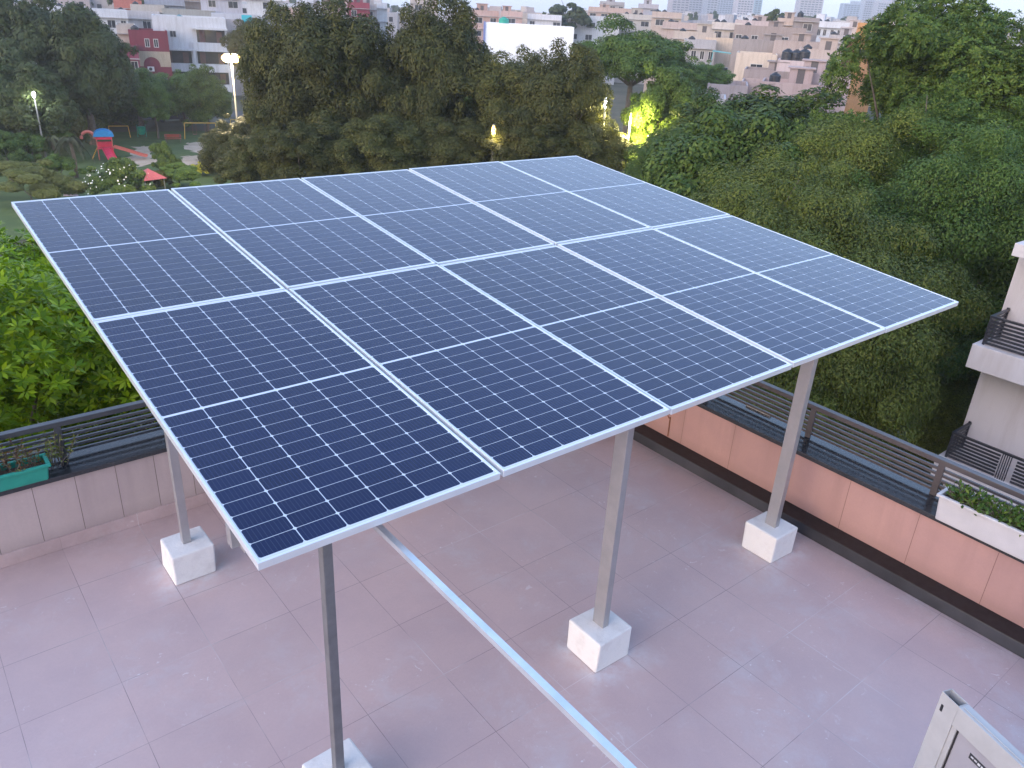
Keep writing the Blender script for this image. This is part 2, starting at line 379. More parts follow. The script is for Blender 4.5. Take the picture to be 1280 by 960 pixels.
# ------------------------------------------------------------------ leaves
def leaf_mesh(name, C_, A_, B_, mats, fold=None):
    """C centres, A half-length vectors, B half-width vectors"""
    n = len(C_); v = np.empty((n, 4, 3), np.float32)
    v[:, 0] = C_ - A_; v[:, 1] = C_ + B_; v[:, 2] = C_ + A_; v[:, 3] = C_ - B_
    me = bpy.data.meshes.new(name); me.vertices.add(4*n); me.vertices.foreach_set('co', v.ravel())
    me.loops.add(4*n); me.loops.foreach_set('vertex_index', np.arange(4*n, dtype=np.int32))
    me.polygons.add(n); me.polygons.foreach_set('loop_start', np.arange(0, 4*n, 4, dtype=np.int32)); me.polygons.foreach_set('loop_total', np.full(n, 4, np.int32))
    me.update(calc_edges=True)
    for m in mats: me.materials.append(m)
    return me
def unit(a): return a / (np.linalg.norm(a, axis=-1, keepdims=True) + 1e-9)
def crown(name, seed, R, Rz, nb, per, ll, lw, mat_, droop=.2, shape='round', blob=(.15, .36), whorl=0, low=-.75):
    rg = np.random.default_rng(seed)
    # lumpy set of leaf clumps filling an uneven ellipsoid
    cen = []; 
    lump = unit(rg.normal(size=(9, 3))); lw_ = rg.uniform(-.22, .20, 9)
    while len(cen) < nb:
        d_ = unit(rg.normal(size=3))
        if d_[2] < low: continue
        k = 1 + float((np.exp(-((1 - lump @ d_) * 3.5)) * lw_).sum())
        big = len(cen) < nb*.42
        r = (rg.uniform(.45, .82) if big else rg.uniform(.80, 1.10)) * k * .88
        p = d_ * r
        if shape == 'umbrella': p[2] = abs(p[2])*.9 - .15 + rg.uniform(-.1, .1)
        cen.append(p)
    cen = np.array(cen); cr = np.where(np.arange(nb) < nb*.42, rg.uniform(.22, .34, nb), rg.uniform(blob[0]*.55, blob[0]*1.3, nb)) if not whorl else rg.uniform(blob[0], blob[1], nb)
    cnt = (per * (cr / cr.mean())**2).astype(int)
    idx = np.repeat(np.arange(nb), cnt); n = len(idx)
    d_ = unit(rg.normal(size=(n, 3)) + .55*unit(cen[idx] + np.array([0, 0, .35])))
    rr = rg.uniform(.2, 1.0, (n, 1)) ** .3
    P = cen[idx] + d_ * rr * cr[idx][:, None] * np.array([1, 1, .8])
    P += rg.normal(size=(n, 3)) * .012
    P *= np.array([R, R, Rz])
    if whorl:
        ax = unit(d_ + rg.normal(size=(n, 3))*.35 + np.array([0, 0, .8]))
        s = unit(np.cross(ax, rg.normal(size=(n, 3)))); t_ = np.cross(ax, s)
        CC, AA, BB = [], [], []
        sz = rg.uniform(.75, 1.25, (n, 1))
        for k in range(whorl):
            th = 2*math.pi*k/whorl + rg.uniform(-.25, .25, (n, 1))
            rd = s*np.cos(th) + t_*np.sin(th); a = unit(rd*1.0 + ax*rg.uniform(.1, .75, (n, 1)))
            tn = unit(np.cross(ax, rd) + rg.normal(size=(n, 3))*.2)
            CC.append(P + a*ll*.58*sz); AA.append(a*ll*.5*sz); BB.append(tn*lw*.5*sz)
        return leaf_mesh(name, np.concatenate(CC), np.concatenate(AA), np.concatenate(BB), [mat_]), cen, cr
    nn = unit(d_ + rg.normal(size=(n, 3))*.34 + np.array([0, 0, .45])); a = d_*.3 + rg.normal(size=(n, 3))*.8 + np.array([0, 0, -droop])
    a = unit(a - nn*(a*nn).sum(1, keepdims=True))
    b = unit(np.cross(nn, a)); sz = rg.uniform(.65, 1.3, (n, 1))
    return leaf_mesh(name, P, a*ll*.5*sz, b*lw*.5*sz, [mat_]), cen, cr
def leafmat(name, c1, c2, c3, scale=.5, rough=.6, trans=.14):
    m, t, p = nt(name); geo = N(t, 'ShaderNodeNewGeometry')
    f = ramp(t, noise(t, scale, 3), .38, .62); a = mixc(t, f, c1, c2)
    oi = N(t, 'ShaderNodeObjectInfo')
    r = geo.outputs['Random Per Island']
    a = mixc(t, mth(t, 'MULTIPLY', mth(t, 'POWER', r, 2.0), .85), a, c3)
    a2 = N(t, 'ShaderNodeHueSaturation'); t.links.new(a, a2.inputs['Color'])
    t.links.new(ramp(t, oi.outputs['Random'], 0, 1, .78, 1.25), a2.inputs['Value'])
    a = a2.outputs[0]
    t.links.new(a, p.inputs['Base Color']); p.inputs['Roughness'].default_value = rough; p.inputs['Specular IOR Level'].default_value = .22
    if trans:
        tr = N(t, 'ShaderNodeBsdfTranslucent'); t.links.new(a, tr.inputs['Color'])
        mx = N(t, 'ShaderNodeMixShader'); mx.inputs[0].default_value = trans
        t.links.new(p.outputs[0], mx.inputs[1]); t.links.new(tr.outputs[0], mx.inputs[2])
        t.links.new(mx.outputs[0], t.nodes['Material Output'].inputs['Surface'])
    return m
G = {
 'olive': leafmat('olive_leaves', (.042, .052, .014), (.074, .080, .020), (.14, .13, .032)),
 'dark': leafmat('dark_green_leaves', (.026, .062, .012), (.070, .118, .018), (.145, .19, .034)),
 'mid': leafmat('mid_green_leaves', (.032, .080, .014), (.080, .145, .022), (.15, .21, .040)),
 'grey': leafmat('grey_green_leaves', (.038, .060, .018), (.070, .092, .028), (.11, .13, .042)),
 'near': leafmat('dusty_green_leaves', (.045, .072, .012), (.100, .130, .018), (.19, .20, .036), scale=.8),
 'bright': leafmat('bright_green_leaves', (.055, .12, .004), (.15, .25, .006), (.32, .42, .012), scale=.8, rough=.35, trans=.3),
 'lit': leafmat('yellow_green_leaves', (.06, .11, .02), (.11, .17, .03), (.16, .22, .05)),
 'hedge': leafmat('hedge_leaves', (.10, .13, .03), (.15, .17, .045), (.21, .22, .06), scale=2),
 'yellow': leafmat('yellow_leaves', (.35, .34, .02), (.5, .46, .03), (.6, .55, .06), scale=2),
}
M['bark'] = mat('grey_brown_bark', (.09, .07, .055), (.16, .13, .11), rough=.9, scale=4, bump=.6, bscale=12)
def trunk_mesh(name, seed, R, Rz, cen, h, r0):
    """trunk from z=-h up into the crown (crown centre at 0), with limbs to some clumps"""
    rnd = random.Random(seed); b = MB()
    fork = Vector((rnd.uniform(-.06, .06)*R, rnd.uniform(-.06, .06)*R, -Rz*.55))
    b.tube([(0, 0, -h), (rnd.uniform(-.1,.1), rnd.uniform(-.1,.1), -h*.6 - .2*Rz), fork], [r0*1.25, r0, r0*.75], 8)
    sel = sorted(range(len(cen)), key=lambda i: -abs(cen[i][0]) - abs(cen[i][2]))[:60]; rnd.shuffle(sel)
    for i in sel[:9]:
        e = Vector((cen[i][0]*R, cen[i][1]*R, cen[i][2]*Rz)) * .72
        mid = fork.lerp(e, .45) + Vector((rnd.uniform(-.12,.12)*R, rnd.uniform(-.12,.12)*R, rnd.uniform(.0,.12)*Rz))
        b.tube([fork, mid, e], [r0*.45, r0*.22, r0*.05], 6)
    me = bpy.data.meshes.new(name); me.from_pydata(b.v, [], b.f); me.materials.append(M['bark']); me.update(); return me
KIND = {}
def kind(key, mname, R, Rz, nb, per, ll, lw, h, r0, seeds=(1, 2), **kw):
    out = []
    for s in seeds:
        me, cen, cr = crown('crown', s*13 + len(KIND)*101, R, Rz, nb, per, ll, lw, G[mname], **kw)
        out.append((me, trunk_mesh('trunk', s, R, Rz, cen, h, r0), R, Rz, h))
    KIND[key] = out
kind('neem', 'olive', 5, 6, 110, 560, .27, .10, 12, .28, seeds=(1, 2, 3), droop=.5)
kind('dark', 'dark', 5, 5, 100, 480, .25, .12, 11, .3)
kind('grey', 'grey', 7, 6, 110, 420, .45, .18, 12, .45, droop=.4)
kind('mid', 'mid', 5, 4.5, 100, 480, .25, .11, 11, .25)
kind('umb', 'mid', 6, 4, 110, 440, .28, .11, 13, .3, shape='umbrella', seeds=(4,))
kind('lit', 'lit', 3, 4, 45, 800, .22, .09, 9, .18, seeds=(5,))
kind('broad', 'dark', 6.5, 6, 80, 190, .22, .09, 12, .4, whorl=6, blob=(.12, .24), seeds=(1, 2))
kind('near2', 'mid', 5, 5, 95, 1500, .115, .048, 10, .3, seeds=(6, 7), droop=.5)
kind('near', 'near', 5, 5, 95, 1600, .115, .045, 10, .3, seeds=(1, 2, 3), droop=.7)
kind('bright', 'bright', 4.2, 3.2, 90, 420, .085, .032, 10, .22, whorl=8, blob=(.14, .27), seeds=(3, 4), low=-.4)
kind('far', 'grey', 8, 5, 40, 130, 1.3, .7, 9, .5, seeds=(7,))
cnts = {}
def tree(key, px, py, dist, rx, rz, label, cat='tree', group=None, name=None, ground=GZ):
    """crown centre at that place, horizontal radius rx, vertical rz; trunk reaches the ground"""
    k = cnts.get(key, 0); cnts[key] = k + 1
    cm, tm, R, Rz, h = KIND[key][k % len(KIND[key])]
    c = at(px, py, dist) if not isinstance(px, Vector) else px
    r = empty(name or {'neem': 'neem_tree', 'umb': 'umbrella_tree', 'broad': 'broadleaf_tree'}.get(key, 'leafy_tree'), (c.x, c.y, ground), (k*1.7) % 6.28, label, cat, group)
    o = link('crown', cm, r); sx, sz = rx/R, rz/Rz
    o.scale = (sx, sx, sz); o.location = (0, 0, c.z - ground)
    t_ = link('trunk', tm, r); s2 = (c.z - ground) / h; t_.scale = (sx, sx, s2); t_.location = (0, 0, c.z - ground)
    return r

# --- near left, bright whorled leaves just over the parapet
tree('bright', Vector((-.8, 10.0, -2.95)), 0, 0, 5.6, 3.7, 'bright green tree with whorled leaves right behind the charcoal railing')
tree('bright', Vector((5.4, 13.6, -3.6)), 0, 0, 4.4, 3.4, 'bright green tree hidden mostly behind the solar panels, past the first bright tree')
tree('bright', Vector((-5.6, 17.5, -3.0)), 0, 0, 4.4, 3.4, 'second bright green tree further along at the picture edge')
# --- big right mass
tree('near', 1020, 425, 21.5, 3.7, 4.4, 'olive green tree nearest the salmon parapet, its crown hanging over the street')
tree('near', 950, 335, 25, 3.9, 4.0, 'dusty olive tree behind the pointed end of the solar panels')
tree('near2', 1165, 335, 29, 4.2, 4.6, 'dull green tree between the solar panel tip and the balcony house')
tree('near', 1070, 262, 32, 4.4, 4.0, 'yellowish olive tree in the middle of the dense group of street trees')
tree('near', 1225, 400, 34, 3.9, 4.6, 'olive tree close beside the balcony house roof slab')
tree('dark', 900, 265, 34, 4.4, 4.2, 'deep green tree right behind the far edge of the solar panels')
tree('dark', 985, 205, 44, 6.2, 3.6, 'fresh green tree with a low flat crown in front of the pink roofs')
tree('dark', 905, 205, 46, 4.6, 3.6, 'green tree beside the lamp-lit yellow tree')
tree('broad', 1138, 152, 38, 4.3, 4.4, 'large-leaved tree rising in front of the orange house')
tree('broad', 1215, 130, 40, 5.2, 4.7, 'tallest large-leaved tree, its top against the open sky')
tree('broad', 1290, 170, 38, 5.0, 4.8, 'large-leaved tree cut by the picture edge above the balcony house')
tree('near2', 1180, 215, 34, 4.2, 3.2, 'dark olive tree below the tall large-leaved tree')
tree('dark', 1270, 270, 40, 5.5, 5.0, 'dark tree behind the roof slab of the balcony house')
tree('near', 1130, 480, 30, 4.2, 3.2, 'low dark tree over the street beside the balcony house')
# --- central olive group
tree('neem', 368, 120, 60, 3.9, 6.4, 'olive tree right beside the bright park lamp')
tree('neem', 425, 108, 58, 5.0, 6.3, 'tall olive tree with its trunk showing, second from the park lamp')
tree('neem', 500, 150, 56, 3.6, 4.4, 'lower olive tree between the two tallest olive trees')
tree('neem', 548, 100, 56, 4.0, 5.9, 'tall dark olive tree with forked trunk at the white wall corner')
tree('neem', 655, 140, 54, 3.9, 4.3, 'dark olive tree directly below the blank white wall')
tree('neem', 710, 150, 50, 3.7, 4.9, 'dark brownish olive tree beside the lamp-lit yellow tree')
tree('neem', 300, 190, 66, 3.6, 3.0, 'bushy olive tree at the foot of the park lamp')
tree('neem', 600, 185, 60, 3.2, 2.8, 'low brownish olive tree by the small lamp behind the panels')
tree('neem', 390, 200, 50, 3.4, 2.6, 'low olive tree touching the far edge of the panels')
tree('neem', 470, 196, 50, 3.6, 2.8, 'low dark olive tree between the two trunks, over the panel joint')
tree('neem', 330, 205, 54, 3.0, 2.6, 'low olive tree over the second panel joint')
tree('neem', 560, 192, 50, 3.2, 2.4, 'low dark olive tree at the foot of the forked one')
tree('neem', 660, 192, 49, 3.6, 2.8, 'low dark olive tree below the blank white wall, over the panel edge')
tree('neem', 726, 202, 49, 3.2, 3.0, 'low dark olive tree behind the far panel corner')
tree('mid', 610, 120, 80, 3.4, 3.6, 'green tree glimpsed left of the blank white wall foot')
tree('near2', 850, 250, 38, 3.6, 3.0, 'bushy green tree right behind the far panel corner')
tree('mid', 575, 150, 72, 3.5, 4.0, 'brighter green tree glimpsed behind the dark forked olive tree')
tree('umb', 790, 78, 84, 6.6, 4.2, 'spreading fresh green tree with flat layered crown behind the olive trees')
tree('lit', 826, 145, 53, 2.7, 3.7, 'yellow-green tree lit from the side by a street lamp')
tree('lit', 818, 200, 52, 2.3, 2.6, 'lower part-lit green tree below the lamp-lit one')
tree('mid', 880, 105, 100, 3.6, 2.6, 'small green tree in front of the grey house with dark windows')
tree('dark', 860, 170, 60, 3.6, 3.4, 'dark green tree behind the lamp-lit tree')
# --- left park trees
tree('grey', 35, 85, 112, 9.0, 8.6, 'huge grey-green tree at the upper corner of the park')
tree('grey', 100, 75, 108, 6.6, 7.2, 'huge grey-green tree next to the maroon house')
tree('grey', 20, 130, 100, 6, 4.8, 'dark tree behind the white park lamp')
tree('grey', 110, 120, 118, 7, 4.2, 'shadowy tree behind the play slide')
tree('mid', 172, 116, 122, 5.6, 3.6, 'fresh green tree in front of the maroon house')
tree('mid', 228, 122, 124, 5.4, 3.6, 'dark green tree in front of the white balcony-fronted house')
tree('mid', 192, 128, 112, 2.4, 3.0, 'slender green tree beside the green bin')
tree('dark', 256, 124, 118, 4.0, 4.2, 'dark tree between the white house and the bright park lamp')
tree('dark', 140, 140, 126, 5.0, 3.4, 'dim tree above the parked cars')
tree('neem', 318, 58, 110, 4.4, 3.6, 'olive tree reaching up behind the bright park lamp')

# ------------------------------------------------------------------ shrubs
def shrub_mesh(mname, seed, per=650, ll=.085, lw=.04, nb=26, **kw):
    me, cen, cr = crown('foliage', seed, 1, 1, nb, per, ll, lw, G[mname], blob=(.2, .36), low=-.2, **kw); return me
SH = {k: shrub_mesh(k, i+50, **(dict(per=1500, ll=.055, lw=.032) if k == 'hedge' else {})) for i, k in enumerate(['mid', 'dark', 'olive', 'hedge', 'yellow', 'near'])}
def shrub(key, px, py, rx, rz, label, ry=None, cat='shrub', name='garden_shrub', group=None):
    """base of the shrub at that place on the park ground"""
    p = gd(px, py); r = empty(name, (p.x, p.y, GZ), (px*.37) % 6.28 if ry is None else rad(-40), label, cat, group)
    o = link('foliage', SH[key], r); o.scale = (rx, ry or rx, rz); o.location = (0, 0, rz*.55)
    b = MB(); b.tube([(0,0,0), (.05,0,rz*.5), (rx*.25, 0, rz*.9)], [.07, .05, .02], 6); b.tube([(0,0,rz*.2), (-rx*.3,.1,rz*.8)], [.05, .02], 6); b.obj('stem', M['bark'], r)
    return r
h = shrub('hedge', 40, 252, 5.2, 2.3, 'long pale clipped hedge in the park corner beyond the first panel', ry=2.6, cat='hedge', name='hedge')
shrub('dark', 152, 252, 2.9, 2.4, 'round dark shrub dotted with white flowers behind the panels')
fl = [o for o in bpy.data.objects if o.get('label') == 'round dark shrub dotted with white flowers behind the panels'][0]
rg = np.random.default_rng(9); n = 80; dd = unit(rg.normal(size=(n, 3)) + np.array([-.4, -.9, .7])); P = dd * np.array([2.8, 2.8, 2.05]) * rg.uniform(.92, 1.08, (n, 1)) + np.array([0, 0, 1.4])
a = unit(rg.normal(size=(n, 3))); bb = unit(np.cross(a, dd)); o = link('flowers', leaf_mesh('flowers', P, a*.075, bb*.075, [mat('white_petals', (.75, .75, .7), rough=.7)]), fl); o['kind'] = 'stuff'
shrub('mid', 40, 205, 2.4, 2.2, 'green shrub beside the pink path in the park corner')
shrub('mid', 12, 212, 3.0, 2.6, 'bushy green shrub at the picture edge above the hedge')
shrub('mid', 70, 195, 2.6, 3.0, 'feathery green shrub in front of the white park lamp')
shrub('olive', 92, 190, 2.2, 3.4, 'tall olive shrub beside the play slide')
shrub('dark', 208, 221, 1.8, 2.2, 'dark bush beside the small red roof')
shrub('dark', 282, 218, 2.2, 2.8, 'dark bush at the foot of the olive trees')
shrub('yellow', 252, 219, 1.3, 1.0, 'bright yellow shrub at the edge of the sand patch')
shrub('mid', 225, 236, 2.4, 1.6, 'low green bush just over the panel edge')
shrub('olive', 195, 238, 1.8, 1.4, 'small olive bush between the flowering shrub and the panel joint')
shrub('olive', 285, 200, 2.6, 2.6, 'brownish bush right of the swing frame')
shrub('mid', 75, 225, 2.0, 1.6, 'light green bush between hedge and drooping palm')
shrub('near', 115, 172, 2.0, 2.6, 'small leafy bush behind the slide tower')
# drooping palms
M['frond'] = leafmat('palm_fronds', (.05, .06, .03), (.08, .09, .045), (.12, .12, .07), scale=1, trans=0)
def palm(px, py, hgt, label):
    p = gd(px, py); r = empty('drooping_palm', (p.x, p.y, GZ), 0, label, 'palm'); b = MB()
    b.tube([(0,0,0), (.1,0,hgt*.5), (0,.1,hgt)], [.2, .16, .13], 8); b.obj('trunk', M['bark'], r)
    rg = np.random.default_rng(int(px)); CC, AA, BB = [], [], []
    for k in range(26):
        th = rg.uniform(0, 6.28); up = rg.uniform(.1, 1.1); ln = rg.uniform(1.6, 2.3)
        for s in np.linspace(.05, 1, 22):
            x = ln*s*math.cos(up*.8)*.8; z = hgt + ln*(math.sin(up)*s*.9 - 1.25*s*s*.85)
            c = np.array([x*math.cos(th), x*math.sin(th), z]); tdir = np.array([-math.sin(th), math.cos(th), 0.])
            for sg in (-1, 1):
                a = unit(tdir*sg*.8 + np.array([0, 0, -.7]) + np.array([math.cos(th), math.sin(th), 0])*.3)
                CC.append(c + a*.24); AA.append(a*.26); BB.append(unit(np.cross(a, np.array([.3, .2, 1.])))*.035)
    link('fronds', leaf_mesh('fronds', np.array(CC), np.array(AA), np.array(BB), [M['frond']]), r)
palm(96, 222, 3.6, 'drooping palm standing between the hedge and the white-flowered shrub')
palm(70, 205, 2.6, 'smaller drooping palm beside the pink path')

# ------------------------------------------------------------------ ground
GRASSN = mat('dusty_ground', (.05, .055, .028), (.10, .085, .055), rough=.95, scale=.12, detail=8)
b = MB(); S = 7000; b.add([(-S,-S,GZ),(S,-S,GZ),(S,S,GZ),(-S,S,GZ)], [(0,1,2,3)]); tag(b.obj('ground', GRASSN), kind='structure')
def patch(name, pts, z, m, jit=0, seed=0, sub=6):
    rnd = random.Random(seed); out = []
    for i in range(len(pts)):
        a = Vector(pts[i]); c = Vector(pts[(i+1) % len(pts)])
        for k in range(sub):
            q = a.lerp(c, k/sub); out.append((q.x + rnd.uniform(-jit, jit), q.y + rnd.uniform(-jit, jit), z))
    b = MB(); b.add(out, [tuple(range(len(out)))]); o = b.obj(name, m)
    if o.data.polygons[0].normal.z < 0: o.data.flip_normals()
    return tag(o, kind='structure')
LAWN = mat('park_grass', (.045, .080, .016), (.075, .11, .026), rough=.95, scale=.5, detail=8)
patch('lawn', [(4, 62), (36, 66), (48, 108), (10, 116)], GZ+.02, LAWN)
SAND = mat('trodden_sand', (.50, .39, .30), (.36, .28, .20), rough=.95, scale=.7, detail=8)
def gpts(l): return [tuple(gd(x, y))[:2] for x, y in l]
patch('sand_patch', gpts([(168,184),(192,182),(199,186),(186,194),(196,203),(176,209),(160,198)]), GZ+.035, SAND, .5, 1)
patch('sand_patch', gpts([(233,179),(262,177),(264,190),(250,194),(231,187)]), GZ+.035, SAND, .5, 2)
patch('sand_patch', gpts([(228,196),(248,194),(252,204),(238,210),(222,203)]), GZ+.035, SAND, .5, 3)
PINK = mat('pink_paving', (.36, .25, .22), (.30, .21, .19), rough=.9, scale=1)
patch('park_path', gpts([(0,172),(16,176),(38,200),(46,210),(26,206),(12,186),(0,182)]), GZ+.05, PINK, .1, 4)
patch('park_path', gpts([(78,234),(90,234),(98,246),(80,246)]), GZ+.05, PINK, .1, 5)
ASPH = mat('asphalt', (.05, .05, .052), (.075, .072, .07), rough=.9, scale=2)
b = MB(); b.add([(8, -60, GZ+.03), (15, -60, GZ+.03), (15, 60, GZ+.03), (8, 60, GZ+.03)], [(0,1,2,3)]); tag(b.obj('road', ASPH), kind='structure')
r1, r2 = gd(-30, 150), gd(300, 143); dv = (r2-r1); dv.z = 0; dv.normalize(); nv = Vector((-dv.y, dv.x, 0))
b = MB(); q = [r1 - dv*40 - nv*3.5, r2 + dv*60 - nv*3.5, r2 + dv*60 + nv*3.5, r1 - dv*40 + nv*3.5]
b.add([(v.x, v.y, GZ+.04) for v in q], [(0,1,2,3)]); tag(b.obj('road', ASPH), kind='structure')

# ------------------------------------------------------------------ park things
PR = {k: mat(k, c, tuple(x*.8 for x in c), rough=.4, scale=3) for k, c in {
 'red_play_plastic': (.62, .035, .09), 'blue_play_plastic': (.02, .22, .52), 'pink_play_plastic': (.52, .14, .11), 'yellow_paint': (.62, .36, .04),
 'dull_red_paint': (.30, .05, .03), 'bin_green': (.01, .28, .20), 'orange_paint': (.5, .14, .03), 'roof_red': (.42, .09, .10), 'pole_paint': (.27, .27, .27)}.items()}
def facing(p):  # rotation whose local -y looks at the camera
    return math.atan2(p.y - CAM.y, p.x - CAM.x) - math.pi/2
p = gd(134, 199); sl = empty('play_slide', (p.x, p.y, GZ), facing(p) , 'playground slide tower with blue roof and red chutes', 'slide')
for x in (-1, 1):
    for y in (-.7, .7): b = MB(); b.tube([(x, y, 0), (x, y, 3.4)], .07, 8); b.obj('post', PR['pink_play_plastic'], sl)
b = MB(); b.box(-1.1, 1.1, -.8, .8, 1.55, 1.66); b.box(-1.05, 1.05, .74, .78, 1.66, 2.4); b.box(-1.05, 1.05, -.78, -.74, 2.9, 3.3); b.obj('platform', PR['red_play_plastic'], sl)
b = MB(); vs = []; n = 10
for y in (-1.0, 1.0):
    for k in range(n+1):
        a = math.pi*k/n; vs.append((-1.35*math.cos(a), y, 3.3 + .95*math.sin(a)))
fs = [(k, k+1, n+2+k, n+1+k) for k in range(n)] + [tuple(range(n, -1, -1)), tuple(range(n+1, 2*n+2))]; b.add(vs, fs); b.obj('roof', PR['blue_play_plastic'], sl)
def chute(name, x0, y0, x1, y1, m, w=.55):
    b = MB(); z0, z1 = 1.65, .25; a = Vector((x0, y0, 0)); c = Vector((x1, y1, 0)); d_ = (c-a).normalized(); s = Vector((-d_.y, d_.x, 0))
    pts = [(a.lerp(c, t_), z0 + (z1-z0)*(t_**1.15 if t_ < .85 else .85**1.15 + (t_-.85)*.5)) for t_ in np.linspace(0, 1, 9)]
    for (p0, q0), (p1, q1) in zip(pts, pts[1:]):
        for u0, u1, h0, h1 in ((-w, w, 0, 0),):
            b.add([p0+s*u0+Vector((0,0,q0)), p0+s*u1+Vector((0,0,q0)), p1+s*u1+Vector((0,0,q1)), p1+s*u0+Vector((0,0,q1))], [(0,1,2,3)])
        for u in (-w, w):
            b.add([p0+s*u+Vector((0,0,q0)), p0+s*u+Vector((0,0,q0+.3)), p1+s*u+Vector((0,0,q1+.3)), p1+s*u+Vector((0,0,q1))], [(0,1,2,3)])
    b.obj(name, m, sl)
chute('chute', .1, -.8, .8, -4.2, PR['red_play_plastic'], .62); chute('chute', 1.1, 0, 5.4, -.9, PR['pink_play_plastic'], .5)
b = MB(); b.tube([(-1.1 - .9 + .9*math.cos(t_), .2, 2.9 + 1.0*math.sin(t_)) for t_ in np.linspace(0, math.pi, 10)], .22, 8); b.obj('arch_tube', PR['pink_play_plastic'], sl)
b = MB()
for k in range(6): b.box(-1.9 + k*.12, -1.75 + k*.12, -.4, .4, .25+k*.22, .30+k*.22)
b.bar((-1.95, -.4, .1), (-1.1, -.4, 1.6), .06); b.bar((-1.95, .4, .1), (-1.1, .4, 1.6), .06); b.obj('ladder', PR['yellow_paint'], sl); sl.scale = (.74, .74, .74)
def swing(px, py, w, hgt, label, seat=True):
    p = gd(px, py); s = empty('swing_frame', (p.x, p.y, GZ), facing(p), label, 'swing'); b = MB()
    b.tube([(-w/2,0,hgt),(w/2,0,hgt)], .06, 8); b.obj('top_bar', PR['yellow_paint'], s)
    for x in (-w/2, w/2):
        b = MB(); b.tube([(x,0,hgt),(x*1.08,-.8,0)], .05, 8); b.tube([(x,0,hgt),(x*1.08,.8,0)], .05, 8); b.obj('leg', PR['yellow_paint'], s)
    for x in ((-w*.2, w*.2) if seat else ()):
        b = MB(); b.box(x-.25, x+.25, -.1, .1, .5, .54); b.tube([(x-.22,0,.54),(x-.22,0,hgt)], .012, 4); b.tube([(x+.22,0,.54),(x+.22,0,hgt)], .012, 4); b.obj('seat', PR['dull_red_paint'], s)
    return s
swing(252, 173, 3.7, 1.9, 'yellow swing frame on the sand beside the park lamp')
swing(150, 171, 2.2, 1.3, 'small yellow bar frame behind the slide tower', False)
swing(302, 165, 2.6, 1.6, 'yellow frame half hidden by the olive trees', False)
swing(82, 172, 2.4, .9, 'low orange exercise bar left of the slide tower', False)
p = gd(178, 171.5); bn = empty('litter_bin', (p.x, p.y, GZ), facing(p), 'green hanging litter bin at the far side of the lawn', 'bin')
b = MB(); b.lathe([(.32,.35),(.42,.6),(.45,1.25),(.40,1.3)], 14); b.obj('bucket', PR['bin_green'], bn)
b = MB(); b.tube([(-.5,0,0),(-.5,0,1.5)], .04, 6); b.tube([(.5,0,0),(.5,0,1.5)], .04, 6); b.tube([(-.5,0,1.2),(.5,0,1.2)], .03, 6); b.obj('stand', PR['bin_green'], bn)
p = gd(217, 178); bn = empty('park_bench', (p.x, p.y, GZ), facing(p), 'dull red bench between the bin and the swing', 'bench')
b = MB(); b.box(-.95,.95,-.25,.2,.42,.48); b.obj('seat', PR['dull_red_paint'], bn)
b = MB(); b.box(-.95,.95,.22,.27,.55,.95); b.obj('backrest', PR['dull_red_paint'], bn)
for x in (-.8, .8):
    b = MB(); b.box(x-.04,x+.04,-.22,-.16,0,.42); b.box(x-.04,x+.04,.2,.26,0,.9); b.obj('leg', M['rail'], bn)
p = gd(189, 243); gz_ = empty('small_pavilion', (p.x, p.y, GZ), facing(p)+.5, 'small red pyramid roof among the bushes beyond the panel joint', 'pavilion')
b = MB(); b.add([(-1.5,-1.5,2.0),(1.5,-1.5,2.0),(1.5,1.5,2.0),(-1.5,1.5,2.0),(0,0,3.1)], [(0,3,2,1),(0,1,4),(1,2,4),(2,3,4),(3,0,4)]); b.obj('roof', PR['roof_red'], gz_); gz_.scale = (.75, .75, .75)
for sx in (-1.2, 1.2):
    for sy in (-1.2, 1.2):
        b = MB(); b.tube([(sx,sy,0),(sx,sy,2.05)], .07, 8); b.obj('post', PR['pole_paint'], gz_)

EM_W = emit('warm_lamp_lens', (1, .60, .08), 1.8); EM_C = emit('cool_lamp_lens', (.9, .95, 1), 2)
def lamp(px, ytop, dist, label, power, col=(1, .78, .42), em=EM_W, size=.38, name='street_lamp', twin=False, head=True):
    t_ = at(px, ytop, dist); r = empty(name, (t_.x, t_.y, GZ), facing(t_), label, 'lamp'); hgt = t_.z - GZ
    b = MB(); b.tube([(0,0,0),(0,0,hgt*.5),(0,0,hgt-.1)], [.10,.08,.06], 10); b.tube([(0,0,0),(0,0,.5)], .15, 10); b.obj('pole', PR['pole_paint'], r)
    xs = (-.34, .34) if twin else (0,)
    b = MB()
    for x in xs:
        if x: b.tube([(0,0,hgt-.15),(x,-.1,hgt)], .035, 6)
    b.box(-.06,.06,-.06,.06,hgt-.15,hgt-.05); b.obj('bracket', PR['pole_paint'], r)
    for x in xs:
        b = MB(); b.lathe([(.05,.46),(size*.6,.42),(size*.62,.37)], 14, (x,-.1,hgt-.05)); hd = b.obj('lamp_head', PR['pole_paint'], r)
        b = MB(); b.lathe([(size*.5,.36),(size*.95,.2),(size*1.02,.05),(size*.8,-.15),(size*.3,-.26)], 14, (x,-.1,hgt-.05)); b.obj('lens', em, hd, smooth=True)
    L_ = bpy.data.lights.new('lamp_light', 'POINT'); L_.energy = power; L_.color = col; L_.shadow_soft_size = .3
    o = bpy.data.objects.new('lamp_light', L_); COL.objects.link(o); o.parent = r; o.location = (0, -.75, hgt - .3)
    return r
lamp(289, 73, 74, 'bright twin-headed warm lamp on a tall pole at the olive trees', 1700, size=.42, twin=True)
lamp(42, 118, 96, 'cool white lamp on a pole in front of the huge grey-green tree', 50, (.9, .95, 1), EM_C, .17)
lamp(67, 131, 130, 'small warm lamp far behind the park, left of the tiny white one', 60, size=.22)
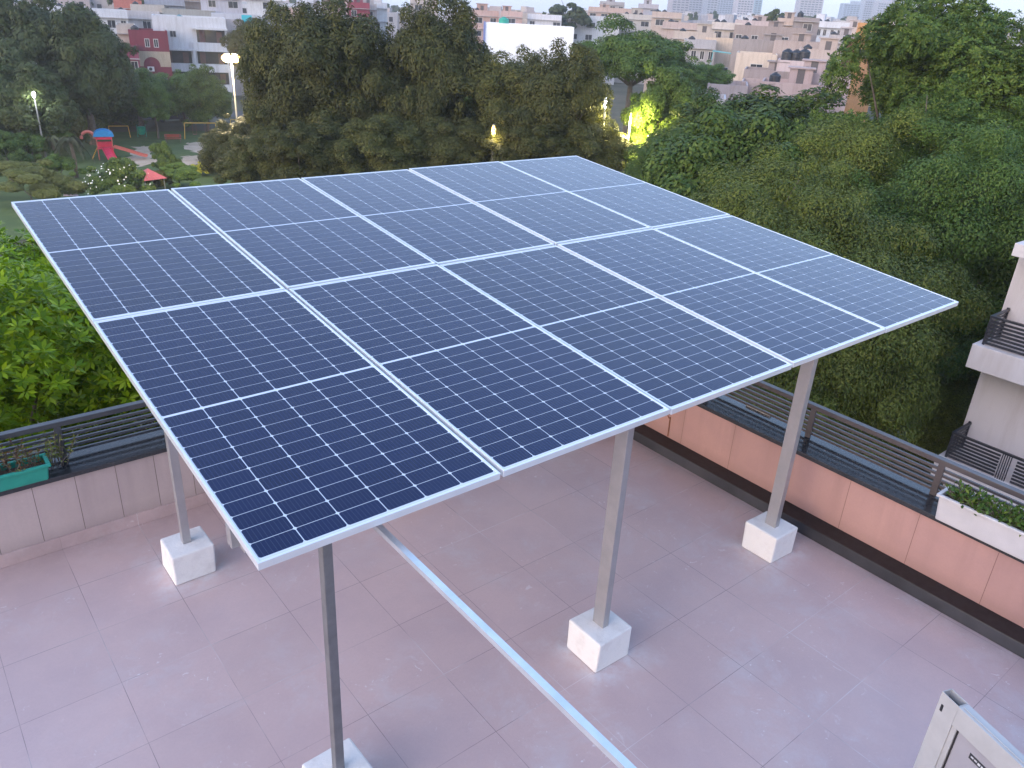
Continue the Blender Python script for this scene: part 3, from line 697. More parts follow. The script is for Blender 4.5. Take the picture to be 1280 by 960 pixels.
lamp(104, 130, 132, 'tiny white lamp far behind the play slide', 60, (1, .95, .85), EM_C, .22)
lamp(174, 140, 130, 'dim orange lamp under the trees behind the green bin', 40, (1, .5, .2), EM_W, .18)
lamp(617, 164, 48, 'small warm lamp just above the far panel edge', 25, size=.13)
lamp(757, 129, 49.6, 'single white lamp showing through the dark brownish olive tree', 10, (1, .95, .85), EM_C, .09)
# the lamp that lights the yellow-green tree stands behind the olive tree
lamp(788, 150, 51.2, 'street lamp hidden beside the yellow-green tree it lights', 560, (1, .86, .30), EM_W, .06)

# cars
CARP = {}
def car(px, py, label, col, ang):
    p = gd(px, py); r = empty('parked_car', (p.x, p.y, GZ+.04), facing(p) + ang, label, 'car', 'cars parked behind the park')
    m = mat('car_paint', col, rough=.25, coat=.5); b = MB()
    prof = [(-2.1,.35),(-2.1,.8),(-1.9,.92),(-1.1,.98),(1.3,1.0),(2.0,.92),(2.1,.6),(2.1,.35)]
    n = len(prof); vs = [(x, y, z) for y in (-.85, .85) for x, z in prof]
    b.add(vs, [tuple(range(n-1,-1,-1)), tuple(range(n, 2*n))] + [(k, (k+1)%n, n+(k+1)%n, n+k) for k in range(n)]); b.obj('body', m, r, bevel=.05)
    b = MB(); prof = [(-1.15,.97),(-.5,1.45),(.9,1.47),(1.5,.99)]; vs = [(x, y*(1 if z < 1.2 else .82), z) for y in (-.78,.78) for x, z in prof]
    b.add(vs, [(3,2,1,0),(4,5,6,7)] + [(k, (k+1)%4, 4+(k+1)%4, 4+k) for k in range(4)]); gl = b.obj('cabin_glass', M['granite'], r)
    b = MB(); b.box(-.45,.85,-.62,.62,1.462,1.49); b.obj('roof', m, r, bevel=.01)
    for x in (-1.35, 1.35):
        for y in (-.82, .82):
            b = MB(); b.tube([(x, y-.1, .32), (x, y+.1, .32)], .32, 14); b.obj('wheel', M['black'], r)
for a in ((55,152,'white car parked under the huge tree behind the white lamp',(.6,.6,.6),.1), (104,152,'dark car parked behind the slide tower',(.05,.05,.06),0), (135,150,'silver car parked right of the slide tower',(.35,.36,.38),.05),
          (180,150,'dark blue car parked behind the green bin',(.03,.04,.09),0), (215,152,'dark grey car parked behind the red bench',(.08,.08,.09),.1), (240,151,'pale car parked behind the swing frame',(.45,.44,.42),0), (12,160,'maroon car parked at the picture edge by the park',(.15,.02,.03),0)):
    car(*a)
car(1135, 552, 'dark car down in the street beside the balcony house', (.03, .03, .035), 1.2)

# ------------------------------------------------------------------ houses
PAL = {}
def wallm(c):
    k = tuple(round(x, 2) for x in c)
    if k == (.9, .9, .9) and k not in PAL: PAL[k] = mat('fresh_white_paint', (.9, .9, .9), (.86, .86, .87), rough=.8)
    if k not in PAL: PAL[k] = dirty('house_paint', tuple(x*(.70 if x < .87 else 1) for x in c))
    return PAL[k]
GLS = mat('dark_window_glass', (.02, .024, .03), (.05, .05, .06), rough=.12, scale=.6)
WFR = mat('window_frame_paint', (.5, .48, .46), rough=.5)
SLAB = dirty('grey_slab', (.40, .37, .36))
TANKM = mat('black_tank_plastic', (.012, .012, .014), (.03, .03, .035), rough=.45, scale=2)
rndH = random.Random(77)
def win(h, x, z, w, hh, y=0, axis='f', frame=True, m=None):
    """window on the front (local -y) face at local x, sill height z"""
    b = MB(); t_ = .09; e = .05
    b.box(x-w/2-t_, x+w/2+t_, y-e, y+.02, z-t_, z); b.box(x-w/2-t_, x+w/2+t_, y-e, y+.02, z+hh, z+hh+t_)
    b.box(x-w/2-t_, x-w/2, y-e, y+.02, z, z+hh); b.box(x+w/2, x+w/2+t_, y-e, y+.02, z, z+hh); b.box(x-.03, x+.03, y-e, y+.02, z, z+hh)
    o = b.obj('window', WFR, h)
    b = MB(); b.box(x-w/2, x-.03, y-.022, y+.03, z, z+hh); b.box(x+.03, x+w/2, y-.022, y+.03, z, z+hh); b.obj('pane', m or GLS, o)
def tank(p, label, r=.62, hh=1.35, m=None, group='black water tanks on the roofs'):
    e = empty('water_tank', p, rndH.uniform(0, 6), label, 'water tank', group); b = MB()
    b.lathe([(r*.96,0),(r,.1),(r,.32*hh),(r*.95,.36*hh),(r,.4*hh),(r,.62*hh),(r*.95,.66*hh),(r,.7*hh),(r*.98,.8*hh),(r*.55,.96*hh),(r*.3,hh)], 18); b.obj('barrel', m or TANKM, e)
    b = MB(); b.lathe([(r*.32,hh),(r*.32,hh+.08),(r*.1,hh+.1)], 12); b.obj('lid', m or TANKM, e)
    return e
def house(x0, x1, ytop, dist, depth, col, label, yaw=0.0, floors=3, cols=3, par=.9, wins=True, room=None, tanks=0, tlab=None, balcony=False, cat='house', name='town_house', group=None, chajja=True, stripe=None, full=True):
    """box house whose parapet top spans x0..x1 of the photograph at ytop"""
    c = at((x0+x1)/2, ytop, dist); w = (x1-x0)*dist/F*1.02; yaw_ = facing(c) + yaw
    o = empty(name, (c.x, c.y, GZ), yaw_, label, cat, group); H_ = c.z - GZ; m = wallm(col); rh = H_ - par
    b = MB(); b.box(-w/2, w/2, 0, depth, 0, rh)
    b.obj('wall', m, o)
    b = MB(); t_ = .18
    b.box(-w/2, w/2, 0, t_, rh, H_); b.box(-w/2, w/2, depth-t_, depth, rh, H_); b.box(-w/2, -w/2+t_, t_, depth-t_, rh, H_); b.box(w/2-t_, w/2, t_, depth-t_, rh, H_)
    b.obj('parapet', m, o)
    fh = 3.1
    if wins:
        z = rh - fh
        for f in range(floors):
            if z < 0: break
            for k in range(cols):
                x = -w/2 + w*(k+.5)/cols + rndH.uniform(-.2, .2)*w/cols*.6
                if rndH.random() < .85: 
                    win(o, x, z+1.0, min(2.0, w/cols*.55)*rndH.uniform(.7, 1.1), 1.25)
            if chajja:
                b = MB(); b.box(-w/2-.1, w/2+.1, -.55, -.001, z+2.62, z+2.72); b.obj('sunshade', SLAB, o)
            if balcony:
                b = MB(); b.box(-w/2, w/2*.6, -1.3, -.001, z, z+.14); b.box(-w/2, w/2*.6, -1.3, -1.2, z+.14, z+1.05); b.box(-w/2, -w/2+.1, -1.2, -.001, z+.14, z+1.05); b.box(w/2*.6-.1, w/2*.6, -1.2, -.001, z+.14, z+1.05); b.obj('balcony', m, o)
            z -= fh
    if room is None and rndH.random() < .45 and w > 4: room = (rndH.uniform(-.25, .25)*w, min(2.8, w*.4), 2.6, rndH.uniform(1.6, 2.6))
    if room:
        rx, rw, rd, rhh = room
        b = MB(); b.box(rx-rw/2, rx+rw/2, depth*.4, depth*.4+rd, rh+.001, rh+rhh); b.box(rx-rw/2-.25, rx+rw/2+.25, depth*.4-.25, depth*.4+rd+.25, rh+rhh, rh+rhh+.15)
        rm = b.obj('roof_room', wallm(tuple(x*.92 for x in col)), o)
        b = MB(); b.box(rx-.4, rx+.4, depth*.4-.03, depth*.4, rh+.05, rh+2.0); b.obj('room_door', M['rail'], rm)
    mw = Matrix.Translation((c.x, c.y, GZ)) @ Matrix.Rotation(yaw_, 4, 'Z')
    if not tanks and rndH.random() < .5:
        tanks = 1; tlab = ['dark tank on top of the ' + ' '.join(label.split()[:9])]
        while tlab[0].split()[-1] in ('the', 'a', 'of', 'with', 'and', 'in', 'on', 'its', 'by', 'from', 'to', 'at', 'behind', 'above', 'below', 'beside', 'over', 'between'): tlab[0] = ' '.join(tlab[0].split()[:-1])
    for k in range(tanks):
        q = mw @ Vector((w*(-.3 + .22*k) + rndH.uniform(-.3,.3), depth*.25, rh))
        tank(q, (tlab or 'black water tank on a distant roof') if isinstance(tlab, str) or tlab is None else tlab[k])
    return o, w, H_, rh, mw
WHT = (.78, .77, .79); PNK = (.58, .46, .42); CRM = (.62, .53, .46); BRN = (.42, .34, .31); GRY = (.42, .40, .42); ORG = (.72, .36, .13); RED = (.40, .10, .08)

# maroon house
MAR = (.24, .035, .06)
o, w, H_, rh, mw = house(166, 203, 38, 150, 9, MAR, 'maroon painted house with beige arched band beside the white house', wins=False, par=.8)
BG = wallm((.55, .44, .32))
b = MB(); z1 = H_ - 3.1
n = 12; R0 = 1.25; zc = z1 - 2.1
vs = [(-w/2, -.06, zc-.2), (-w/2, -.06, z1), (w/2, -.06, z1), (w/2, -.06, zc-.2), (R0, -.06, zc-.2)] + [(R0*math.cos(a), -.06, zc + R0*math.sin(a)) for a in np.linspace(0, math.pi, n)] + [(-R0, -.06, zc-.2)]
b.add(vs, [tuple(range(len(vs)))]); vs2 = [(x, 0.02, z) for x, y, z in vs]; b.add(vs2, [tuple(range(len(vs)-1, -1, -1))])
for k in range(len(vs)):
    kk = (k+1) % len(vs); b.add([vs[k], vs[kk], vs2[kk], vs2[k]], [(0,1,2,3)])
b.obj('arch_band', BG, o)
for x in (-.3, 1.0): win(o, x, H_-2.4, .55, 1.1)
win(o, 1.6, zc-2.6, .7, 1.2)
b = MB(); b.box(-.75, .25, -.5, -.07, zc-.9, zc-.2); ac = b.obj('air_conditioner', M['white'], o); b = MB(); b.lathe([(.26,0),(.24,.02)], 14); q = b.obj('fan_grille', M['black'], ac); q.rotation_euler = (rad(90),0,0); q.location = (-.3,-.501,zc-.55)
house(146, 168, 56, 148, 9, (.30, .06, .11), 'low purple-maroon wing in front of the taller maroon house', floors=1, cols=2, par=1.6)
house(148, 166, 31, 153, 8, CRM, 'cream upper storey behind the maroon house', floors=1, cols=1, par=.9)
# white house with deep balconies
WO, w, H_, rh, mw = house(200, 272, 21, 156, 10, WHT, 'white house with two deep dark balconies beside the maroon house', wins=False, par=1.2)
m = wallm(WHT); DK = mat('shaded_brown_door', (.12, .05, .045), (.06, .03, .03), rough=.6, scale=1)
zs = [H_-3.9, H_-7.3, H_-10.6]
for lvl, z in enumerate(zs):
    spans = [(w*.08, w*.47)] if lvl == 0 else [(-w*.40, -w*.02), (w*.06, w*.47)]
    for a, c in spans:
        b = MB(); b.box(a, c, -.012, .01, z, z+2.0); rc = b.obj('recess_shade_panel', GLS, WO)  # flat dark panel stands in for the shade of a deep recess
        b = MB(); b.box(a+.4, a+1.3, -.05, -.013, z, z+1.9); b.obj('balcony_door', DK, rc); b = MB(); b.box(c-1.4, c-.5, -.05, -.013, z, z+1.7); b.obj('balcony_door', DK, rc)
    b = MB(); b.box(-w/2 if lvl else w*.02, w/2+.1, -1.1, -.013, z-1.15, z-.02); b.obj('balcony', m, WO, bevel=.02)
    b = MB(); b.box(-w/2 if lvl else w*.02, w/2+.1, -1.15, -.013, z+2.02, z+2.3); b.obj('slab_band', m, WO)
    if lvl:
        b = MB()
        for x in (-w/2+.15, 0.02*w, w/2-.1): b.box(x-.22, x+.22, -1.09, -.68, z-.02, z+2.02)
        b.obj('column', m, WO)
win(WO, -w*.24, H_-3.2, .9, .9)
tank(mw @ Vector((-1.5, 3, rh)), 'grey-green tank above the white balcony house', m=mat('aqua_tank', (.12, .22, .24)))
# left upper roofs
house(0, 60, 6, 190, 10, (.56, .50, .44), 'cream house showing above the huge park tree', floors=2, cols=4)
house(55, 100, 8, 185, 9, WHT, 'white roofline above the huge park tree', floors=1, cols=3, tanks=2, tlab=['black tank over the huge park tree, first of two', 'black tank over the huge park tree, second of two'])
house(118, 152, 12, 175, 9, WHT, 'white house with dark grilles at the edge of the huge park tree', floors=2, cols=3)
house(146, 172, 0, 200, 9, (.60, .20, .15), 'brick red upper house with a dark red balcony', floors=1, cols=2, par=1.2)
house(147, 192, 14, 186, 8, (.66, .60, .58), 'pale house below the brick red one', floors=1, cols=2)
house(168, 200, 6, 196, 9, (.62, .55, .48), 'cream house between the brick red and the grey house', floors=2, cols=2)
house(186, 224, -2, 210, 10, (.42, .44, .50), 'blue-grey house far above the white balcony house', floors=2, cols=3)
house(210, 262, 12, 195, 8, (.44, .42, .38), 'grey terrace crowded with potted plants above the white balcony house', floors=1, cols=3)
house(222, 258, -6, 222, 10, (.40, .30, .24), 'brown topped house behind the plant terrace', floors=2, cols=3)
house(255, 296, -10, 200, 10, (.62, .60, .66), 'pale lilac house with tall drain pipes', floors=3, cols=2)
house(270, 320, 18, 170, 9, (.62, .62, .66), 'pale house with a turquoise sheet on its balcony', floors=2, cols=3)
b = MB(); b.box(-.9, .9, -.05, .05, 0, 1.5); q = at(309, 30, 168); o = b.obj('hanging_cloth', mat('turquoise_cloth', (.03, .42, .48))); o.location = q; o.rotation_euler = (0,0,facing(q)); tag(o, 'turquoise cloth hanging on the pale house balcony', 'cloth')
house(272, 300, 24, 166, 8, (.60, .50, .48), 'small pinkish house under the pale lilac one', floors=1, cols=2, chajja=False)
house(312, 348, -8, 200, 10, (.80, .79, .80), 'bright white tall house above the olive trees', floors=1, cols=1)
house(345, 376, 10, 180, 9, (.58, .40, .33), 'terracotta coloured house between the olive tree tops', floors=2, cols=2, tanks=1, tlab=['black tank on the terracotta house'])
house(330, 352, 22, 172, 8, GRY, 'grey shed roof with two black tanks among the olive tops', floors=1, cols=1, tanks=2, tlab=['first black tank on the grey shed roof', 'second black tank on the grey shed roof'])
house(372, 390, -4, 220, 9, WHT, 'white house sliver behind the terracotta house', floors=2, cols=1)
house(405, 440, -4, 230, 10, (.60, .40, .34), 'pale brick house behind the tallest olive tree', floors=2, cols=2)
house(434, 468, 4, 215, 9, (.62, .55, .52), 'cream house with a maroon balcony behind the olive trees', floors=1, cols=2)
house(436, 460, 3, 212, 3, (.34, .05, .08), 'maroon balcony block in front of the cream house', floors=1, cols=2)
house(430, 456, 22, 190, 8, (.68, .62, .56), 'cream flat roof low between the olive tops', floors=1, cols=2)
house(458, 482, 3, 225, 9, WHT, 'white house with tall windows behind the olive trees', floors=2, cols=1)
house(515, 545, -2, 240, 9, (.62, .52, .46), 'pinkish house above the forked olive tree', floors=2, cols=2, tanks=1, tlab=['black tank above the forked olive tree'])
house(560, 612, 16, 240, 10, (.66, .62, .62), 'long pale house left of the blank white wall', floors=2, cols=4, tanks=1, tlab=['black tank left of the blank white wall'])
house(592, 622, 13, 225, 9, (.62, .42, .36), 'salmon roof house beside the blank white wall', floors=2, cols=2)
# blank white wall block
WW, w, H_, rh, mw = house(613, 712, 31, 205, 12, (.9, .9, .9), 'large blank white gable wall above the olive trees', wins=False, par=.9)
b = MB(); b.box(-w/2-.45, -w/2-.002, -.3, .6, 3, H_+.2); b.obj('edge_pipe_casing', mat('blue_paint', (.18, .22, .45)), WW)
tank(mw @ Vector((-w*.30, 2.6, rh)), 'teal green tank behind the blank white wall', r=1.2, hh=2.2, m=mat('teal_tank', (.02, .32, .22)))
house(628, 652, 14, 222, 8, (.64, .44, .38), 'salmon room behind the teal tank', floors=1, cols=1)
house(662, 700, 18, 225, 9, WHT, 'white house with small windows behind the blank wall', floors=2, cols=3)
house(688, 770, 19, 240, 10, (.80, .79, .80), 'long white house behind the spreading tree', floors=3, cols=4, chajja=False)
house(740, 800, 10, 260, 10, (.60, .44, .37), 'long salmon-topped house behind the spreading tree', floors=2, cols=5)
house(752, 779, 2, 290, 9, (.45, .42, .42), 'grey water tower block on the salmon-topped house', floors=1, cols=3, par=.5)
house(778, 815, 18, 250, 9, (.62, .56, .50), 'cream house with dark tanks above the spreading tree', floors=2, cols=2, tanks=3, tlab=['first tank above the spreading tree', 'second tank above the spreading tree', 'third tank above the spreading tree'])
house(800, 822, 5, 300, 9, (.56, .52, .54), 'grey-pink stair tower behind the tanks', floors=1, cols=2)
# right hand pink roofs
house(818, 850, 15, 215, 9, (.60, .48, .41), 'beige block with two black tanks on its roof by the hazy towers', floors=1, cols=2, tanks=2, tlab=['black tank on the beige block, first by the hazy towers', 'black tank on the beige block, second by the hazy towers'])
house(832, 874, 28, 190, 9, PNK, 'pinkish house with stepped parapet beyond the spreading tree', floors=1, cols=3)
house(846, 892, 40, 165, 8, CRM, 'cream house over the grey house with dark windows', floors=1, cols=3, tanks=1, tlab=['dark tank on the cream house over the grey one'])
house(858, 893, 50, 150, 8, (.50, .48, .50), 'grey house with a row of dark windows behind the small tree', floors=3, cols=4)
b = MB(); q = at(905, 66, 146); b.box(-1.9, 1.9, -1.4, 1.4, 0, .12); b.box(-1.8, -1.7, -1.3, -1.2, -3, 0); b.box(1.7, 1.8, -1.3, -1.2, -3, 0); o = b.obj('canopy_sheet', mat('aqua_sheet', (.10, .38, .40), (.16, .44, .45), rough=.6)); o.location = q; o.rotation_euler = (0,rad(4),facing(q)); tag(o, 'aqua plastic sheet canopy beside the grey house', 'canopy')
house(886, 928, 48, 158, 8, (.74, .58, .44), 'pale orange-washed wall behind the aqua canopy', floors=2, cols=1, chajja=False)
house(893, 925, 28, 180, 8, (.72, .64, .58), 'cream house with white drums on its roof', floors=1, cols=2, tanks=2, tlab=['dark tank beside the cream roof drums, first', 'dark tank beside the cream roof drums, second'])
house(926, 1000, 33, 170, 10, BRN, 'long brown rough-plastered building with red patches', floors=1, cols=5, chajja=False)
house(924, 972, 26, 196, 9, (.66, .54, .52), 'pale pink building behind the brown plastered one', floors=1, cols=3, tanks=2, tlab=['black tank on the pale pink building, first', 'black tank on the pale pink building, second'])
house(975, 1000, 23, 188, 9, (.66, .52, .44), 'narrow peach stair tower above the brown building', floors=1, cols=2)
house(996, 1022, 22, 185, 8, (.36, .31, .30), 'dark concrete block next to the peach stair tower', floors=1, cols=1, par=.3)
house(922, 978, 50, 140, 9, (.40, .35, .34), 'grey-brown blank back wall below the brown plastered building', wins=False, chajja=False)
house(975, 1035, 52, 136, 9, (.52, .42, .38), 'brownish terrace house below the dark concrete block', floors=1, cols=2, chajja=False)
house(925, 968, 67, 128, 9, (.80, .66, .54), 'cream wall above the rough grey sheds', floors=1, cols=1, chajja=False, par=.6)
house(976, 1012, 76, 115, 7, (.74, .60, .58), 'plain pink stair block carrying big black tanks', wins=False, par=.2, tanks=0)
for k, (x, y) in enumerate(((983, 76), (994, 77), (1004, 76))):
    q = at(x, y, 117.5); tank((q.x, q.y, q.z-.2), ['big black tank on the pink stair block, first of three', 'big black tank on the pink stair block, middle of three', 'big black tank on the pink stair block, last of three'][k], r=.75, hh=1.6)
house(1004, 1046, 62, 126, 8, (.62, .50, .44), 'tan roof terrace with iron railings behind the black tanks', floors=1, cols=2, room=(1.0, 2.4, 2.5, 2.3))
house(1000, 1058, 92, 104, 9, (.60, .46, .44), 'dusty pink long roof wall in front of the large-leaved tree', wins=False, chajja=False)
house(935, 985, 88, 112, 8, (.44, .36, .34), 'rough grey-pink shed with iron bars on its roof', floors=1, cols=3, chajja=False)
house(930, 962, 103, 104, 8, (.62, .48, .44), 'pink wall with sloping roof edge above the fresh green tree', wins=False, chajja=False)
house(958, 1020, 104, 98, 8, (.60, .45, .42), 'dusty pink blank wall just above the fresh green tree', wins=False, chajja=False, par=.5)
house(888, 932, 106, 96, 9, (.56, .46, .44), 'low pinkish roof with a square opening near the lit tree', floors=1, cols=1, chajja=False, room=(-1, 1.6, 1.5, .9))
house(866, 905, 122, 88, 6, (.74, .68, .68), 'whitish low wall with drain hole beside the lamp-lit tree', wins=False, chajja=False, par=.4)
house(1018, 1058, 27, 215, 9, (.80, .80, .82), 'white building with a row of tall dark windows', floors=1, cols=6, tanks=2, tlab=['black tank on the white tall-windowed building, first', 'black tank on the white tall-windowed building, second'])
house(1040, 1066, 44, 165, 8, (.55, .50, .50), 'grey house with rough terrace under the white tall-windowed one', floors=1, cols=2)
house(1055, 1080, 34, 190, 8, (.74, .66, .66), 'pale house next to the orange house', floors=2, cols=2)
house(1060, 1072, 48, 150, 5, (.30, .10, .07), 'narrow brick red stair shaft by the orange house', wins=False)
house(1077, 1105, 29, 185, 9, ORG, 'orange painted house beside the tall large-leaved tree', floors=2, cols=1, chajja=False, room=(0, 5.2, 5, .6))
house(1100, 1150, 26, 230, 9, (.66, .56, .54), 'pale roofs between the orange house and the hazy towers', floors=2, cols=4)

# balcony house across the street
BH = empty('balcony_house', (0,0,0), 0, 'near pinkish white house across the street with stacked balconies and black railings', 'house')
BW = dirty('pinkish_white_render', (.58, .52, .50), dark=.82)
b = MB(); b.box(20.0, 32, -16, 4.12, GZ, -.44); b.obj('wall', BW, BH)
b = MB(); b.box(19.05, 32.4, -16.4, 4.0, -.44, -.15); b.obj('roof_slab', BW, BH, bevel=.01)
b = MB(); b.box(20.1, 32, -16, 3.8, -.149, .0); b.obj('roof', BW, BH)
BK = mat('black_balcony_paint', (.02, .02, .026), (.035, .035, .04), rough=.35, scale=5)
M['stone'] = mat('grey_stone_cladding', (.16, .15, .16), (.32, .31, .32), rough=.6, scale=9, detail=8)
for lv in range(3):
    zt = -1.885 - lv*3.1
    x0, x1, y1 = 19.08, 20.0, 3.98
    b = MB(); b.box(18.9, 19.999, -16, 4.15, zt-1.33, zt-.73); b.obj('balcony_slab', BW, BH, bevel=.015)
    rl = MB()
    rl.box(x0-.04, x0+.03, -16, y1+.03, zt-.05, zt); rl.box(x0+.03, x1, y1-.04, y1+.03, zt-.05, zt)
    r = rl.obj('balcony_railing', BK, BH)
    s = MB()
    y = y1
    while y > -10:
        z = zt - .66
        s.box(x0-.01, x0+.02, y-1.05, y, zt-.70, zt-.08) if False else None
        for k in range(7): s.box(x0-.012, x0+.004, y-1.15, y-.02, zt-.70+k*.09, zt-.645+k*.09)
        y -= 1.2
        for k in range(5): s.box(x0-.015, x0+.015, y-.05*k, y+.02-.05*k, zt-.73, zt-.04)
        y -= .3
    for k in range(7): s.box(x0+.03, x1-.01, y1-.01, y1+.006, zt-.70+k*.09, zt-.645+k*.09)
    s.box(x1-.06, x1-.01, y1-.03, y1+.03, zt-.73, zt+.03); s.box(x0-.02, x0+.03, y1-.02, y1+.03, zt-.73, zt-.05)
    s.obj('slats', BK, r)
    b = MB(); b.box(19.96, 19.998, 1.35, 2.35, zt-.72, zt-.02); b.obj('stone_panel', M['stone'], BH)
    b = MB(); b.box(19.955, 19.998, -4.2, -2.2, zt-.729, zt+1.3); b.obj('window', GLS, BH)

# ------------------------------------------------------------------ terrace things
# green planter on the left coping
def trough(name, label, cat, x0, x1, y0, y1, z0, h, m, rim=.012):
    r = empty(name, ((x0+x1)/2, (y0+y1)/2, z0), 0, label, cat); w2, d2 = (x1-x0)/2, (y1-y0)/2; tp = .88; b = MB()
    lo = [(-w2*(.5+.5*tp) if w2 < d2 else -w2+.03, -d2*tp if d2 < w2 else -d2+.03)]
    bx, by = w2-.025, d2-.025
    O = [(-bx,-by,0),(bx,-by,0),(bx,by,0),(-bx,by,0),(-w2+.01,-d2+.01,h-.02),(w2-.01,-d2+.01,h-.02),(w2-.01,d2-.01,h-.02),(-w2+.01,d2-.01,h-.02)]
    b.add(O, [(0,3,2,1),(0,1,5,4),(1,2,6,5),(2,3,7,6),(3,0,4,7)])
    b.obj('tub', m, r, bevel=.012)
    b = MB(); t_ = .022
    b.box(-w2-.006, w2+.006, -d2-.006, -d2+t_, h-.024, h); b.box(-w2-.006, w2+.006, d2-t_, d2+.006, h-.024, h); b.box(-w2-.006, -w2+t_, -d2+t_, d2-t_, h-.024, h); b.box(w2-t_, w2+.006, -d2+t_, d2-t_, h-.024, h)
    b.obj('rim', m, r, bevel=.006)
    b = MB(); b.add([(-w2+.02,-d2+.02,h-.05),(w2-.02,-d2+.02,h-.05),(w2-.02,d2-.02,h-.05),(-w2+.02,d2-.02,h-.05)], [(0,1,2,3)]); b.obj('soil', M['soil'], r)
    return r
trough('planter_box', 'green plastic planter with withered plants on the black coping', 'planter', -1.05, -.225, 3.49, 3.68, .6405, .14, M['green_plastic'])
trough('planter_box', 'white plastic planter with low green plants on the black coping', 'planter', 4.865, 5.065, -1.62, -.575, .6405, .22, M['white'])
def sprig_plant(name, label, c, ex, ey, n, hgt, ll, lw, key, seed, spread=.5):
    rg = np.random.default_rng(seed); r = empty(name, c, 0, label, 'plant'); b = MB(); CC, AA, BB = [], [], []
    for k in range(n):
        x, y = rg.uniform(-ex, ex), rg.uniform(-ey, ey); hh = hgt*rg.uniform(.5, 1.1); lean = rg.normal(size=2)*spread*hgt*.5
        p0 = np.array([x, y, 0]); p2 = np.array([x+lean[0], y+lean[1], hh]); p1 = (p0+p2)/2 + np.array([0, 0, hh*.1])
        b.tube([p0, p1, p2], [.003, .0025, .0015], 4)
        for s in np.linspace(.25, 1, max(4, int(hh/.018))):
            q = p0*(1-s)**2 + 2*p1*s*(1-s) + p2*s*s; a = unit(rg.normal(size=3) + np.array([0, 0, .4])); nn = unit(np.cross(a, rg.normal(size=3)))
            CC.append(q + a*ll*.5); AA.append(a*ll*.5*rg.uniform(.7, 1.3)); BB.append(nn*lw*.5)
    b.obj('stems', M['bark'], r); link('leaves', leaf_mesh('leaves', np.array(CC), np.array(AA), np.array(BB), [G[key] if isinstance(key, str) else key]), r); return r
DRY = leafmat('withered_leaves', (.10, .045, .025), (.16, .09, .04), (.10, .13, .04), scale=6, trans=.1)
sprig_plant('potted_plant', 'withered brown and green plants in the green planter', (-.64, 3.585, .73), .38, .07, 60, .20, .035, .012, DRY, 3)
sprig_plant('potted_plant', 'twiggy plant spilling from the planter beside the railing post', (-.19, 3.66, .66), .10, .05, 26, .22, .03, .014, 'hedge', 5, .9)
sprig_plant('potted_plant', 'low bushy green plants in the white planter', (4.965, -1.10, .81), .05, .44, 330, .12, .045, .022, 'mid', 6, .9)
# rusty hook on salmon wall, white batten on the coping edge
b = MB(); b.tube([(4.955, 2.0, .33), (4.93, 2.0, .335), (4.915, 2.01, .37), (4.925, 2.03, .40), (4.958, 2.03, .405)], .006, 6); b.tube([(4.957, 2.0, .12), (4.950, 2.0, .34)], .007, 6)
tag(b.obj('wall_hook', mat('rusty_iron', (.16, .06, .03), (.25, .1, .05), rough=.8, scale=30)), 'rusty bent earthing wire on the salmon wall under the panel edge', 'wire')
b = MB(); b.box(5.275, 5.30, 1.12, 1.39, .6405, .665); tag(b.obj('white_batten', M['white'], bevel=.002), 'short white strip lying on the coping outer edge behind the railing', 'strip')

# ------------------------------------------------------------------ far city
rf = random.Random(21)
prof = [(-60, -18), (300, -6), (420, 2), (560, 13), (700, 14), (850, 17), (1000, 22), (1150, 26), (1340, 32)]
def ytop(px):
    for (a, ya), (c, yc) in zip(prof, prof[1:]):
        if a <= px <= c: return ya + (yc-ya)*(px-a)/(c-a)
    return 30
FC = [(.60,.54,.52), (.68,.66,.67), (.55,.46,.44), (.74,.73,.75), (.50,.44,.42), (.62,.52,.44), (.46,.45,.48)]
FN = ['pinkish grey', 'pale grey', 'dusty pink', 'whitish', 'brownish', 'beige', 'slate grey']
nfar = 0
b = MB(); b.box(-.6, .6, -.03, .02, 0, 1.4); WME = b.obj('window', GLS).data; bpy.data.objects.remove(bpy.data.objects[-1] if False else [o for o in bpy.data.objects if o.data == WME][0])
for D, step, extra in ((280, 34, 7), (360, 30, 5), (470, 26, 3), (640, 24, 1.5), (900, 22, 0)):
    px = -40 + rf.uniform(0, 20)
    while px < 1330:
        wpx = rf.uniform(.6, 1.3) * step
        y = ytop(px + wpx/2) + extra + rf.uniform(-2.5, 5)
        k = rf.randrange(len(FC)); c = at(px+wpx/2, y, D); w = wpx*D/F; dep = rf.uniform(9, 16)
        hh = c.z - GZ
        if hh > 5 and not (px > 1130 and D < 400):
            e = empty('distant_building', (c.x, c.y, GZ), facing(c) + rf.uniform(-.3, .3), '%s distant building in the hazy row of roofs' % FN[k], 'building', 'distant buildings of the hazy skyline, %s' % FN[k])
            b = MB(); b.box(-w/2, w/2, 0, dep, 0, hh)
            if rf.random() < .6: b.box(-w*.1, w*.25, dep*.2, dep*.6, hh-.01, hh+rf.uniform(1.5, 2.8))
            b.obj('wall', wallm(FC[k]), e)
            fl_ = int(rf.uniform(2, 4)); nc = max(2, int(w/3.5))
            for f in range(fl_):
                for i in range(nc):
                    if rf.random() < .8:
                        q = link('window', WME, e); q.location = (-w/2 + w*(i+.5)/nc, 0, hh - 2.6 - f*3.1)
            nfar += 1
        px += wpx * rf.uniform(.85, 1.5)
for i in range(34):
    px = -20 + i*40 + rf.uniform(-14, 14); D = rf.uniform(230, 620); y = ytop(px) + rf.uniform(2, 8)
    if 200 < px < 300: continue
    tree('far', px, y + 5*300/D, D, rf.uniform(4, 8), rf.uniform(3.5, 5.5), 'hazy tree among the distant roofs', group='hazy trees among the distant roofs')
